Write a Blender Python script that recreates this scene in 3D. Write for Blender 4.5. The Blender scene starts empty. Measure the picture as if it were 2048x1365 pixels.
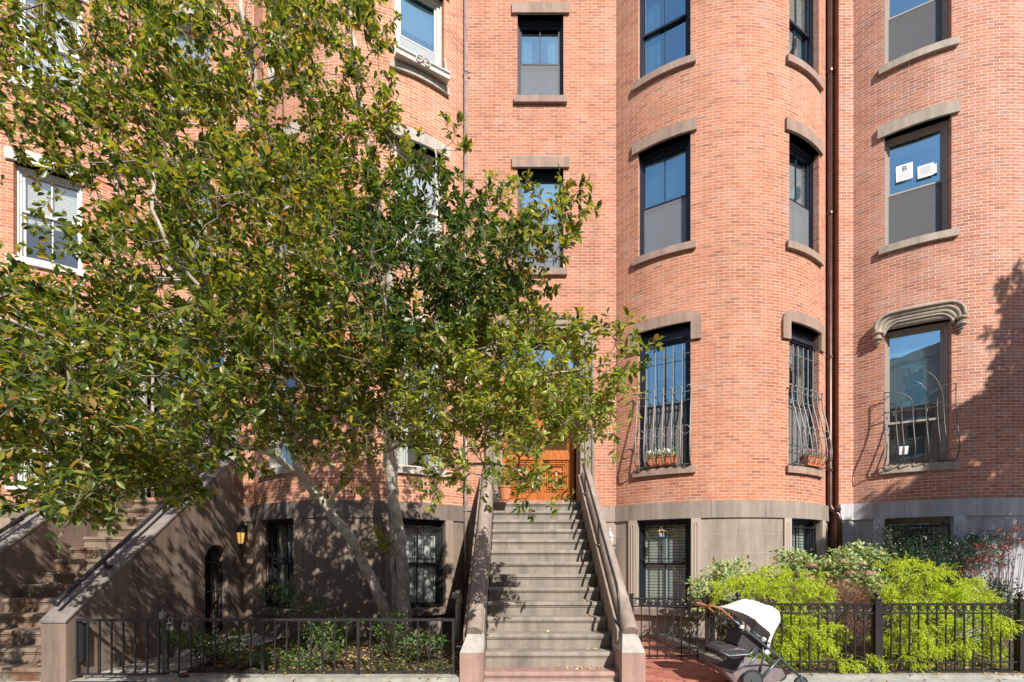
import bpy, math, random
import numpy as np
from mathutils import Vector, Matrix
random.seed(7); rng = np.random.default_rng(11)
C = bpy.context.scene.collection
H = 1.60                      # camera height above the pavement
F = 910.0                     # focal length in pixels of the 2048 px wide photograph
# ---------------------------------------------------------------- camera, sky, sun, exposure
scn = bpy.context.scene
cam_d = bpy.data.cameras.new("camera"); cam = bpy.data.objects.new("camera", cam_d); C.objects.link(cam)
cam.location = (0, 0, H); cam.rotation_euler = (math.radians(90), 0, 0)
cam_d.sensor_width = 36.0; cam_d.lens = F/2048*36.0
cam_d.shift_x = 2/2048; cam_d.shift_y = (1125-682.5)/2048
cam_d.clip_start = 0.05; cam_d.clip_end = 2000
scn.camera = cam
SUN_AZ = math.radians(24.0); SUN_EL = math.radians(38.0)
S = Vector((math.sin(SUN_AZ)*math.cos(SUN_EL), -math.cos(SUN_AZ)*math.cos(SUN_EL), math.sin(SUN_EL)))
w = bpy.data.worlds.new("World"); scn.world = w; w.use_nodes = True
wn = w.node_tree; bg = wn.nodes["Background"]
sky = wn.nodes.new("ShaderNodeTexSky"); sky.sky_type = 'NISHITA'; sky.sun_disc = False
sky.sun_elevation = SUN_EL; sky.sun_rotation = math.atan2(S.x, S.y)
sky.air_density = 1.0; sky.dust_density = 0.6; sky.ozone_density = 1.5
wn.links.new(sky.outputs[0], bg.inputs[0]); bg.inputs[1].default_value = 0.10
sd = bpy.data.lights.new("sun", 'SUN'); sd.energy = 5.0; sd.angle = math.radians(0.5); sd.color = (1.0, 0.94, 0.85)
sun = bpy.data.objects.new("sun", sd); C.objects.link(sun)
sun.rotation_euler = S.to_track_quat('Z', 'Y').to_euler(); sun.location = (20, -30, 30)
scn.view_settings.view_transform = 'Standard'; scn.view_settings.look = 'None'
scn.view_settings.exposure = 0.50; scn.view_settings.gamma = 1.0; scn.view_settings.use_curve_mapping = False
scn.render.engine = 'CYCLES'
scn.cycles.max_bounces = 8; scn.cycles.transparent_max_bounces = 16; scn.cycles.diffuse_bounces = 3

def at(x, y, Y):              # a point of the photograph (2048 px) at distance Y
    return Vector(((x-1022)*Y/F, Y, H-(y-1125)*Y/F))
def R(z): return z+H          # heights were measured from eye level

# ---------------------------------------------------------------- materials
def new_mat(name):
    m = bpy.data.materials.new(name); m.use_nodes = True
    nt = m.node_tree; b = nt.nodes["Principled BSDF"]; return m, nt, b
def N(nt, t, **kw):
    n = nt.nodes.new(t)
    for k, v in kw.items(): setattr(n, k, v)
    return n
def mixc(nt, fac, a, b, mode='MIX'):
    n = nt.nodes.new("ShaderNodeMix"); n.data_type = 'RGBA'; n.blend_type = mode
    for s, v in ((0, fac), (6, a), (7, b)):
        if hasattr(v, 'node'): nt.links.new(v, n.inputs[s])
        elif s == 0: n.inputs[0].default_value = v
        else: n.inputs[s].default_value = (*v, 1) if len(v) == 3 else v
    return n.outputs[2]
def ramp(nt, src, stops, interp='LINEAR'):
    r = nt.nodes.new("ShaderNodeValToRGB"); cr = r.color_ramp; cr.interpolation = interp
    while len(cr.elements) < len(stops): cr.elements.new(0.5)
    for e, (p, c) in zip(cr.elements, stops):
        e.position = p; e.color = (*c, 1) if len(c) == 3 else c
    nt.links.new(src, r.inputs[0]); return r.outputs[0]
def noise(nt, scale, detail=4, vec=None, rough=.6):
    n = nt.nodes.new("ShaderNodeTexNoise"); n.inputs['Scale'].default_value = scale
    n.inputs['Detail'].default_value = detail; n.inputs['Roughness'].default_value = rough
    if vec is None:
        tc = nt.nodes.new("ShaderNodeTexCoord"); vec = tc.outputs['Object']
    nt.links.new(vec, n.inputs['Vector']); return n.outputs[0]
def bump(nt, b, src, strength=.3, dist=.01):
    n = nt.nodes.new("ShaderNodeBump"); n.inputs['Strength'].default_value = strength; n.inputs['Distance'].default_value = dist
    nt.links.new(src, n.inputs['Height']); nt.links.new(n.outputs[0], b.inputs['Normal'])

def plain(name, col, rough=.6, metal=0.0, var=.0, scale=8, bmp=0, spec=.5):
    m, nt, b = new_mat(name)
    b.inputs['Roughness'].default_value = rough; b.inputs['Metallic'].default_value = metal
    b.inputs['Specular IOR Level'].default_value = spec
    if var:
        nz = noise(nt, scale)
        lo = tuple(c*(1-var) for c in col); hi = tuple(min(1, c*(1+var)) for c in col)
        nt.links.new(ramp(nt, nz, [(.3, lo), (.7, hi)]), b.inputs['Base Color'])
        if bmp: bump(nt, b, nz, bmp, .01)
    else: b.inputs['Base Color'].default_value = (*col, 1)
    return m

def brick_mat(name, cols, mortar, bw=.2095, bh=.0635, joint=.0096, blotch=(.8, 1.12), rough=.85, pale=0.0):
    m, nt, b = new_mat(name)
    uv = N(nt, "ShaderNodeUVMap"); uv.uv_map = "UVMap"
    # slight waviness of the hand laid courses
    nz = N(nt, "ShaderNodeTexNoise"); nz.inputs['Scale'].default_value = 5.0; nt.links.new(uv.outputs[0], nz.inputs['Vector'])
    sub = N(nt, "ShaderNodeVectorMath", operation='SUBTRACT'); nt.links.new(nz.outputs[1], sub.inputs[0]); sub.inputs[1].default_value = (.5, .5, .5)
    scl = N(nt, "ShaderNodeVectorMath", operation='SCALE'); nt.links.new(sub.outputs[0], scl.inputs[0]); scl.inputs['Scale'].default_value = .006
    add = N(nt, "ShaderNodeVectorMath", operation='ADD'); nt.links.new(uv.outputs[0], add.inputs[0]); nt.links.new(scl.outputs[0], add.inputs[1])
    br = N(nt, "ShaderNodeTexBrick"); br.offset = .5; br.squash = 1.0
    nt.links.new(add.outputs[0], br.inputs['Vector'])
    br.inputs['Color1'].default_value = (0, 0, 0, 1); br.inputs['Color2'].default_value = (1, 1, 1, 1); br.inputs['Mortar'].default_value = (.5, .5, .5, 1)
    br.inputs['Scale'].default_value = 1.0; br.inputs['Mortar Size'].default_value = joint/2; br.inputs['Mortar Smooth'].default_value = .15
    br.inputs['Bias'].default_value = 0; br.inputs['Brick Width'].default_value = bw; br.inputs['Row Height'].default_value = bh
    rnd = ramp(nt, br.outputs[0], cols)
    big = noise(nt, .45, 5, uv.outputs[0]); bigc = ramp(nt, big, [(.3, (blotch[0],)*3), (.7, (blotch[1],)*3)])
    fine = noise(nt, 60, 3, uv.outputs[0]); finec = ramp(nt, fine, [(.3, (.86,)*3), (.7, (1.12,)*3)])
    c = mixc(nt, 1.0, rnd, bigc, 'MULTIPLY'); c = mixc(nt, 1.0, c, finec, 'MULTIPLY')
    if pale:
        # lime bloom and efflorescence in patches
        p = noise(nt, 1.1, 6, uv.outputs[0], .7); pf = ramp(nt, p, [(.5, (0, 0, 0)), (.75, (pale,)*3)])
        c = mixc(nt, pf, c, (.55, .42, .36))
    # rain streaks and soot running down the wall
    mp2 = N(nt, "ShaderNodeMapping"); nt.links.new(uv.outputs[0], mp2.inputs[0]); mp2.inputs['Scale'].default_value = (2.6, .16, 1)
    c = mixc(nt, 1, c, ramp(nt, noise(nt, 1.0, 6, mp2.outputs[0], .65), [(.32, (.80, .78, .77)), (.5, (1, 1, 1)), (.72, (1.05, 1.05, 1.06))]), 'MULTIPLY')
    # mortar fac
    mn = noise(nt, 3.0, 4, uv.outputs[0]); mc = ramp(nt, mn, [(.3, tuple(x*.6 for x in mortar)), (.52, tuple(x*.9 for x in mortar)), (.7, mortar)])
    c = mixc(nt, br.outputs[1], c, mc)
    nt.links.new(c, b.inputs['Base Color']); b.inputs['Roughness'].default_value = rough
    b.inputs['Specular IOR Level'].default_value = .25
    inv = N(nt, "ShaderNodeMath", operation='SUBTRACT'); inv.inputs[0].default_value = 1; nt.links.new(br.outputs[1], inv.inputs[1])
    ad = N(nt, "ShaderNodeMath", operation='ADD'); nt.links.new(inv.outputs[0], ad.inputs[0]); nt.links.new(fine, ad.inputs[1])
    bump(nt, b, ad.outputs[0], .35, .006)
    return m

M = {}
M['brick_c'] = brick_mat('brick orange red', [(0, (.35, .138, .085)), (.10, (.43, .165, .095)), (.4, (.49, .188, .104)), (.75, (.53, .216, .124)), (.95, (.49, .228, .138)), (1, (.39, .185, .125))], (.66, .54, .45), blotch=(.86, 1.1), pale=.35)
M['brick_b'] = brick_mat('brick warm', [(0, (.40, .15, .085)), (.3, (.51, .20, .105)), (.7, (.58, .25, .14)), (1, (.47, .22, .15))], (.74, .62, .51), blotch=(.85, 1.1), pale=.2)
M['brick_d'] = brick_mat('brick rose', [(0, (.37, .15, .10)), (.3, (.46, .185, .115)), (.7, (.52, .22, .14)), (.9, (.48, .235, .165)), (1, (.38, .19, .15))], (.76, .65, .54), blotch=(.85, 1.12), pale=.4)
M['brick_a'] = brick_mat('brick red', [(0, (.42, .145, .08)), (.5, (.53, .205, .11)), (1, (.57, .25, .14))], (.72, .60, .49), pale=.15)
M['brick_return_shade'] = brick_mat('brick shade orange', [(0, (.40, .115, .06)), (1, (.48, .16, .08))], (.42, .24, .16))  # shade and orange bounce on the side return put into the brick colour
M['paver'] = brick_mat('brick paver', [(0, (.36, .12, .08)), (.5, (.46, .17, .12)), (1, (.50, .22, .17))], (.30, .20, .16), bw=.2, bh=.1, joint=.006, blotch=(.75, 1.15))

def stucco(name, col, var=.14, lines=None, stain=.25):
    m, nt, b = new_mat(name)
    n1 = noise(nt, 1.7, 6); n2 = noise(nt, 45, 3)
    c = ramp(nt, n1, [(.28, tuple(x*(1-var) for x in col)), (.72, tuple(x*(1+var) for x in col))])
    c = mixc(nt, 1, c, ramp(nt, n2, [(.3, (.93,)*3), (.7, (1.06,)*3)]), 'MULTIPLY')
    tc = N(nt, "ShaderNodeTexCoord"); mp = N(nt, "ShaderNodeMapping"); nt.links.new(tc.outputs['Object'], mp.inputs[0]); mp.inputs['Scale'].default_value = (6, 6, .6)
    st = noise(nt, 1.0, 5, mp.outputs[0]); c = mixc(nt, 1, c, ramp(nt, st, [(.35, (1-stain,)*3), (.6, (1.03,)*3)]), 'MULTIPLY')
    h = n2
    if lines:
        uv = N(nt, "ShaderNodeUVMap"); uv.uv_map = "UVMap"
        br = N(nt, "ShaderNodeTexBrick"); nt.links.new(uv.outputs[0], br.inputs['Vector']); br.inputs['Scale'].default_value = 1
        br.inputs['Brick Width'].default_value = lines[0]; br.inputs['Row Height'].default_value = lines[1]; br.inputs['Mortar Size'].default_value = .004; br.inputs['Mortar Smooth'].default_value = .4
        c = mixc(nt, br.outputs[1], c, tuple(x*1.22 for x in col))
        ml = N(nt, "ShaderNodeMath", operation='MULTIPLY_ADD'); nt.links.new(br.outputs[1], ml.inputs[0]); ml.inputs[1].default_value = -2; nt.links.new(n2, ml.inputs[2]); h = ml.outputs[0]
    nt.links.new(c, b.inputs['Base Color']); b.inputs['Roughness'].default_value = .8; b.inputs['Specular IOR Level'].default_value = .3
    bump(nt, b, h, .3, .006); return m
M['brownstone'] = stucco('brownstone trim', (.36, .25, .20))
M['found_c'] = stucco('painted taupe stucco', (.345, .29, .245), lines=(1.05, .36))
M['band_c'] = stucco('painted taupe band', (.31, .262, .222))
M['found_d'] = stucco('painted grey stucco', (.42, .42, .44), lines=(1.05, .36))
M['band_d'] = stucco('painted grey band', (.48, .48, .50))
M['found_b'] = stucco('painted brown stucco', (.235, .18, .145), lines=(1.05, .36))
M['band_b'] = stucco('painted brown band', (.20, .16, .135))
M['stone_d'] = stucco('grey sandstone trim', (.42, .355, .29))
M['stone_pale'] = stucco('pale painted stone', (.48, .43, .37))
M['white_stone'] = stucco('white painted stone', (.62, .60, .56), stain=.15)
M['cheek_b'] = stucco('brown stoop stucco', (.235, .175, .14), stain=.4)
M['cap_b'] = stucco('worn brown coping', (.25, .215, .20), var=.35)
M['stoop_c'] = stucco('taupe stoop paint', (.275, .215, .18), var=.2)
M['coping_c'] = stucco('light taupe coping', (.33, .27, .23), var=.22)
M['step_c'] = stucco('grey beige step paint', (.275, .24, .205), var=.2, stain=.3)
M['pink_c'] = stucco('pinkish brown paint', (.35, .225, .19), var=.14)
M['cream_cap'] = stucco('weathered light cap', (.44, .41, .37), var=.12)
m, nt, b = new_mat('rust stained stone step')      # real rust streaks on the old treads
c = ramp(nt, noise(nt, 2.2, 6), [(.35, (.13, .05, .022)), (.5, (.19, .135, .095)), (.75, (.27, .225, .175))]); nt.links.new(c, b.inputs['Base Color']); b.inputs['Roughness'].default_value = .8; M['step_b'] = m
M['black'] = plain('black iron paint', (.022, .022, .025), .38, 0, .3, 20)
M['iron_grey'] = plain('weathered grey iron', (.25, .235, .225), .5, .35, .2, 30)
M['iron_dark'] = plain('dark patinated iron', (.10, .095, .095), .45, .3, .2, 30)
M['fence_c'] = plain('dark bronze fence paint', (.022, .020, .021), .4, .1, .2, 15)
M['fence_b'] = plain('worn black fence paint', (.03, .029, .03), .42, .2, .4, 25)
M['navy'] = plain('black window frame', (.018, .022, .035), .35)
M['cream'] = plain('cream window frame', (.50, .46, .40), .5, 0, .1, 12)
M['white_frame'] = plain('white window frame', (.60, .60, .57), .5, 0, .08, 12)
M['taupe_frame'] = plain('taupe window frame', (.36, .31, .27), .5, 0, .06, 12)
M['copper'] = plain('brown copper downpipe', (.10, .052, .042), .35, .5, .25, 4)
M['alu'] = plain('galvanised downpipe', (.36, .28, .26), .4, .4, .25, 6)
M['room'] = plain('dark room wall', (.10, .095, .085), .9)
M['curtain'] = plain('white curtain', (.72, .72, .70), .9, 0, .06, 10)
M['sheer'] = plain('pale blue curtain', (.62, .72, .76), .9, 0, .1, 10)
M['paper'] = plain('white paper', (.85, .86, .88), .8)
M['ink'] = plain('black ink', (.06, .06, .07), .8)
M['red_ink'] = plain('red ink', (.45, .05, .04), .8)
M['pvc'] = plain('pale plastic pipe', (.74, .76, .68), .45)
M['terra'] = plain('terracotta', (.52, .19, .09), .75, 0, .2, 25)
M['amber'] = None
def slats(name, ca, cb, pitch=.045, axis=2):
    m, nt, b = new_mat(name)
    uv = N(nt, "ShaderNodeTexCoord"); sx = N(nt, "ShaderNodeSeparateXYZ"); nt.links.new(uv.outputs['Object'], sx.inputs[0])
    d = N(nt, "ShaderNodeMath", operation='DIVIDE'); nt.links.new(sx.outputs[axis], d.inputs[0]); d.inputs[1].default_value = pitch
    f = N(nt, "ShaderNodeMath", operation='FRACT'); nt.links.new(d.outputs[0], f.inputs[0])
    c = ramp(nt, f.outputs[0], [(0, cb), (.18, cb), (.24, ca), (.95, ca), (1, cb)]); nt.links.new(c, b.inputs['Base Color'])
    b.inputs['Roughness'].default_value = .7; bump(nt, b, f.outputs[0], .8, .02); return m
M['shade'] = slats('pleated shade', (.80, .82, .82), (.56, .58, .58), .03)
M['blind'] = slats('white slat blind', (.66, .66, .60), (.25, .26, .24), .05)
M['shutter'] = slats('plantation shutter', (.62, .68, .64), (.06, .07, .07), .062)
def glass_mat(name, tint=(.72, .92, 1.0), refl=.3, rough=.0, gc=(.55, .86, 1.0)):
    m = bpy.data.materials.new(name); m.use_nodes = True; nt = m.node_tree; nt.nodes.clear()
    o = N(nt, "ShaderNodeOutputMaterial"); mx = N(nt, "ShaderNodeMixShader"); tr = N(nt, "ShaderNodeBsdfTransparent"); tr.inputs[0].default_value = (*tint, 1)
    gl = N(nt, "ShaderNodeBsdfGlossy"); gl.inputs['Roughness'].default_value = rough; gl.inputs['Color'].default_value = (*gc, 1)
    lw = N(nt, "ShaderNodeLayerWeight"); lw.inputs[0].default_value = .5; fr = N(nt, "ShaderNodeMapRange"); nt.links.new(lw.outputs["Facing"], fr.inputs[0]); fr.inputs[1].default_value = 0; fr.inputs[2].default_value = 1; fr.inputs[3].default_value = refl; fr.inputs[4].default_value = min(1, refl+.5)
    nz = noise(nt, 1.3, 2); bp = N(nt, "ShaderNodeBump"); bp.inputs['Strength'].default_value = .14; bp.inputs['Distance'].default_value = .03
    nt.links.new(nz, bp.inputs['Height']); nt.links.new(bp.outputs[0], gl.inputs['Normal'])
    nt.links.new(fr.outputs[0], mx.inputs[0]); nt.links.new(tr.outputs[0], mx.inputs[1]); nt.links.new(gl.outputs[0], mx.inputs[2])
    out = mx.outputs[0]
    nt.links.new(out, o.inputs[0]); return m
M['glass'] = glass_mat('sky tinted window glass', refl=.55)  # blue of the sky put into the tint and the reflection colour
M['glass_clear'] = glass_mat('clear window glass', (.93, .96, .95), .13, gc=(.85, .95, 1))
M['glass_d'] = glass_mat('dark window glass', (.5, .6, .62), .12, gc=(1, 1, 1))
def screen_mat(name, col, dens):
    m = bpy.data.materials.new(name); m.use_nodes = True; nt = m.node_tree; nt.nodes.clear()
    o = N(nt, "ShaderNodeOutputMaterial"); mx = N(nt, "ShaderNodeMixShader"); tr = N(nt, "ShaderNodeBsdfTransparent")
    df = N(nt, "ShaderNodeBsdfDiffuse"); tc = N(nt, "ShaderNodeTexCoord"); mp = N(nt, "ShaderNodeMapping"); mp.inputs['Scale'].default_value = (1, 1, 1)
    nt.links.new(tc.outputs['Object'], mp.inputs[0]); nz = noise(nt, 30, 4, mp.outputs[0])
    nt.links.new(ramp(nt, nz, [(.3, tuple(x*.88 for x in col)), (.7, tuple(x*1.08 for x in col))]), df.inputs[0])
    mx.inputs[0].default_value = dens; nt.links.new(tr.outputs[0], mx.inputs[1]); nt.links.new(df.outputs[0], mx.inputs[2]); nt.links.new(mx.outputs[0], o.inputs[0]); return m
M['screen'] = screen_mat('insect screen', (.25, .26, .27), .66)
M['screen_pale'] = screen_mat('faded insect screen', (.42, .45, .47), .9)
# wood door
m, nt, b = new_mat('varnished orange door wood')
tc = N(nt, "ShaderNodeTexCoord"); mp = N(nt, "ShaderNodeMapping"); mp.inputs['Scale'].default_value = (14, 14, 1.2); nt.links.new(tc.outputs['Object'], mp.inputs[0])
c = ramp(nt, noise(nt, 2, 5, mp.outputs[0]), [(.3, (.34, .095, .018)), (.7, (.55, .18, .035))]); nt.links.new(c, b.inputs['Base Color']); b.inputs['Roughness'].default_value = .3; M['door_wood'] = m
M['door_carve'] = plain('carved door ornament', (.50, .20, .10), .45)
M['dark_door'] = plain('dark painted door', (.03, .035, .045), .3)
# ground kinds
M['concrete'] = stucco('pavement concrete', (.42, .41, .38), var=.12)
M['asphalt'] = plain('asphalt', (.05, .05, .052), .9, 0, .25, 12, .2)
M['kerb'] = stucco('granite kerb', (.35, .335, .30), var=.12)
m, nt, b = new_mat('garden soil')
c = ramp(nt, noise(nt, 9, 8), [(.3, (.03, .02, .013)), (.55, (.09, .06, .04)), (.75, (.17, .12, .08))]); nt.links.new(c, b.inputs['Base Color']); b.inputs['Roughness'].default_value = .95
bump(nt, b, noise(nt, 25, 6), .8, .03); M['soil'] = m
m, nt, b = new_mat('magnolia bark')
n1 = noise(nt, 7, 6); c = ramp(nt, n1, [(.3, (.26, .22, .17)), (.55, (.48, .43, .36)), (.75, (.62, .58, .50))]); nt.links.new(c, b.inputs['Base Color']); b.inputs['Roughness'].default_value = .85
bump(nt, b, noise(nt, 18, 5), .5, .02); M['bark'] = m
M['twig'] = plain('twig bark', (.22, .185, .15), .8, 0, .3, 12)

def leaf_mat(name, stops, trans=.35, rough=.4, tmul=(1.25, 1.35, .5)):
    m = bpy.data.materials.new(name); m.use_nodes = True; nt = m.node_tree; nt.nodes.clear()
    o = N(nt, "ShaderNodeOutputMaterial"); geo = N(nt, "ShaderNodeNewGeometry")
    c = ramp(nt, geo.outputs['Random Per Island'], stops)
    n1 = noise(nt, 30, 3); c = mixc(nt, 1, c, ramp(nt, n1, [(.3, (.8, .8, .8)), (.7, (1.15, 1.15, 1.15))]), 'MULTIPLY')
    b = N(nt, "ShaderNodeBsdfPrincipled"); nt.links.new(c, b.inputs['Base Color']); b.inputs['Roughness'].default_value = rough; b.inputs['Specular IOR Level'].default_value = .4
    t = N(nt, "ShaderNodeBsdfTranslucent"); ct = mixc(nt, 1, c, tmul, 'MULTIPLY'); nt.links.new(ct, t.inputs[0])
    mx = N(nt, "ShaderNodeMixShader"); mx.inputs[0].default_value = trans
    nt.links.new(b.outputs[0], mx.inputs[1]); nt.links.new(t.outputs[0], mx.inputs[2]); nt.links.new(mx.outputs[0], o.inputs[0]); return m
G = leaf_mat
M['leaf_mag'] = G('magnolia leaf', [(0, (.038, .068, .022)), (.25, (.07, .112, .028)), (.5, (.125, .175, .04)), (.74, (.215, .25, .05)), (.88, (.33, .31, .065)), (.94, (.34, .22, .07)), (1, (.24, .12, .055))], .40, rough=.33, tmul=(2.6, 2.4, .7))
M['leaf_shade_tone'] = G('shade toned magnolia leaf', [(0, (.028, .06, .022)), (.5, (.055, .105, .03)), (.85, (.12, .17, .04)), (1, (.22, .20, .05))], .35, rough=.33, tmul=(2.0, 2.1, .7))  # shade of the dark middle mass put into the leaf colour
M['leaf_sun_tone'] = G('sun toned yellowing magnolia leaf', [(0, (.09, .145, .03)), (.35, (.18, .24, .05)), (.7, (.34, .38, .09)), (.88, (.46, .44, .14)), (1, (.34, .19, .08))], .42, rough=.33, tmul=(2.2, 2.1, .7))  # sunlight on the lower right crown put into the colour, leaves also yellower
M['leaf_yel'] = G('yellow green leaf', [(0, (.14, .20, .03)), (.5, (.26, .30, .04)), (1, (.42, .36, .05))], .5, tmul=(2, 2, .7))
M['leaf_dark'] = G('dark evergreen leaf', [(0, (.015, .04, .02)), (.6, (.03, .07, .035)), (1, (.06, .11, .05))], .2)
M['leaf_under'] = G('groundcover leaf', [(0, (.035, .09, .02)), (.6, (.07, .15, .03)), (.9, (.16, .22, .05)), (1, (.30, .24, .08))], .3)
M['leaf_hyd'] = G('hydrangea leaf', [(0, (.20, .32, .13)), (.5, (.38, .47, .22)), (.85, (.54, .57, .26)), (1, (.56, .42, .24))], .3)
M['petal_pink'] = G('faded pink petal', [(0, (.42, .22, .18)), (1, (.60, .40, .32))], .3)
M['leaf_maple'] = G('russet feathery leaf', [(0, (.16, .06, .05)), (.6, (.30, .12, .09)), (1, (.42, .22, .16))], .3)
M['leaf_cyp'] = G('golden threadleaf foliage', [(0, (.11, .21, .02)), (.3, (.38, .54, .025)), (.7, (.70, .80, .05)), (1, (.86, .84, .14))], .35, .6, tmul=(1.3, 1.3, .8))
M['leaf_red'] = G('dried red seed pod', [(0, (.16, .03, .02)), (1, (.32, .09, .06))], .2)
M['petal_white'] = G('white petal', [(0, (.8, .8, .78)), (1, (.85, .85, .82))], .2)
M['petal_purple'] = G('purple petal', [(0, (.40, .08, .38)), (1, (.60, .25, .55))], .2)
M['leaf_pot'] = G('pale green potted leaf', [(0, (.14, .25, .05)), (1, (.30, .40, .10))], .3)
M['litter'] = G('fallen dry leaf', [(0, (.14, .08, .04)), (.5, (.32, .20, .09)), (.8, (.50, .33, .10)), (1, (.58, .42, .16))], .1)
M['litter_y'] = G('fallen yellow leaf', [(0, (.62, .42, .12)), (1, (.70, .50, .20))], .1)

# ---------------------------------------------------------------- mesh builder and scene tree
ORG = {}
class MB:
    def __init__(s): s.v = []; s.f = []; s.uv = []
    def q(s, pts, uvs=None):
        i = len(s.v); s.v += [tuple(p) for p in pts]; s.f.append(tuple(range(i, i+len(pts)))); s.uv.append(uvs)
    def add(s, verts, faces, M4=None):
        i = len(s.v)
        s.v += [tuple(M4 @ Vector(p)) for p in verts] if M4 else [tuple(p) for p in verts]
        for f in faces: s.f.append(tuple(k+i for k in f)); s.uv.append(None)
    def box(s, a, b, M4=None):
        x0, y0, z0 = a; x1, y1, z1 = b
        v = [(x0,y0,z0),(x1,y0,z0),(x1,y1,z0),(x0,y1,z0),(x0,y0,z1),(x1,y0,z1),(x1,y1,z1),(x0,y1,z1)]
        s.add(v, [(0,3,2,1),(4,5,6,7),(0,1,5,4),(1,2,6,5),(2,3,7,6),(3,0,4,7)], M4); return s
    def prism(s, poly, lo, hi, axis=0, M4=None):
        # poly in the two other axes (in order), extruded along axis
        n = len(poly); vs = []
        for h in (lo, hi):
            for p in poly:
                vs.append((h, p[0], p[1]) if axis == 0 else (p[0], h, p[1]) if axis == 1 else (p[0], p[1], h))
        fs = [tuple(range(n))[::-1], tuple(range(n, 2*n))] + [(i, (i+1) % n, n+(i+1) % n, n+i) for i in range(n)]
        s.add(vs, fs, M4); return s
    def tube(s, path, r, n=8, M4=None, caps=True):
        P = [Vector(p) for p in path]; k = len(P); rr = r if hasattr(r, '__len__') else [r]*k
        vs = []; prev = None
        for i in range(k):
            d = (P[min(i+1, k-1)]-P[max(i-1, 0)]); d = d.normalized() if d.length > 1e-9 else Vector((0, 0, 1))
            if prev is None: a = d.orthogonal().normalized()
            else:
                a = prev - d*prev.dot(d); a = a.normalized() if a.length > 1e-6 else d.orthogonal().normalized()
            prev = a; b_ = d.cross(a)
            for j in range(n):
                t = 2*math.pi*j/n; vs.append(P[i] + (a*math.cos(t)+b_*math.sin(t))*rr[i])
        fs = [(i*n+j, i*n+(j+1) % n, (i+1)*n+(j+1) % n, (i+1)*n+j) for i in range(k-1) for j in range(n)]
        if caps: fs += [tuple(range(n))[::-1], tuple(range((k-1)*n, k*n))]
        s.add(vs, fs, M4); return s
    def lathe(s, prof, n=16, M4=None):
        vs = []; k = len(prof)
        for (r, z) in prof:
            for j in range(n): t = 2*math.pi*j/n; vs.append((r*math.cos(t), r*math.sin(t), z))
        fs = [(i*n+j, i*n+(j+1) % n, (i+1)*n+(j+1) % n, (i+1)*n+j) for i in range(k-1) for j in range(n)]
        fs += [tuple(range(n))[::-1], tuple(range((k-1)*n, k*n))]
        s.add(vs, fs, M4); return s
    def ring(s, c, r, t, M4=None, n=18, axis='y'):
        pts = []
        for j in range(n+1):
            a = 2*math.pi*j/n
            pts.append(Vector(c)+(Vector((r*math.cos(a), 0, r*math.sin(a))) if axis == 'y' else Vector((0, r*math.cos(a), r*math.sin(a)))))
        return s.tube(pts, t, 5, M4, False)
    def ball(s, c, r, M4=None, n=12, sq=1):
        T = Matrix.Translation(c); M2 = (M4 @ T) if M4 else T
        return s.lathe([(max(1e-4, r*math.sin(math.pi*i/8)), -r*sq*math.cos(math.pi*i/8)) for i in range(9)], n, M2)
    def build(s, name, mat, parent=None, smooth=False, **kw):
        me = bpy.data.meshes.new(name); o = bpy.data.objects.new(name, me); C.objects.link(o)
        org = ORG[parent.name] if parent else Vector(kw.pop('org', (0, 0, 0)))
        me.from_pydata([(x-org.x, y-org.y, z-org.z) for x, y, z in s.v], [], s.f)
        if any(u is not None for u in s.uv):
            ul = me.uv_layers.new(name="UVMap"); k = 0
            for f, u in zip(s.f, s.uv):
                for j in range(len(f)):
                    ul.data[k].uv = u[j] if u else (s.v[f[j]][0]+s.v[f[j]][1], s.v[f[j]][2]); k += 1
        me.materials.append(M[mat] if isinstance(mat, str) else mat)
        if smooth: me.polygons.foreach_set('use_smooth', [True]*len(me.polygons)); 
        ORG[o.name] = org
        if parent: o.parent = parent
        else: o.location = org
        return o
def tag(o, label=None, cat=None, group=None, kind=None):
    for k, v in (('label', label), ('category', cat), ('group', group), ('kind', kind)):
        if v: o[k] = v
    return o
def thing(name, loc, label, cat, group=None):
    o = bpy.data.objects.new(name, None); C.objects.link(o); o.location = loc; o.empty_display_size = .2
    ORG[o.name] = Vector(loc); return tag(o, label, cat, group)
def put(src, name, offset, parent):
    # a copy of a part, moved by offset
    o = src.copy(); C.objects.link(o); o.parent = parent; o.location = Vector(src.location)+Vector(offset); return o

M['screen_dark'] = screen_mat('dark insect screen', (.17, .17, .175), .8)
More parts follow.
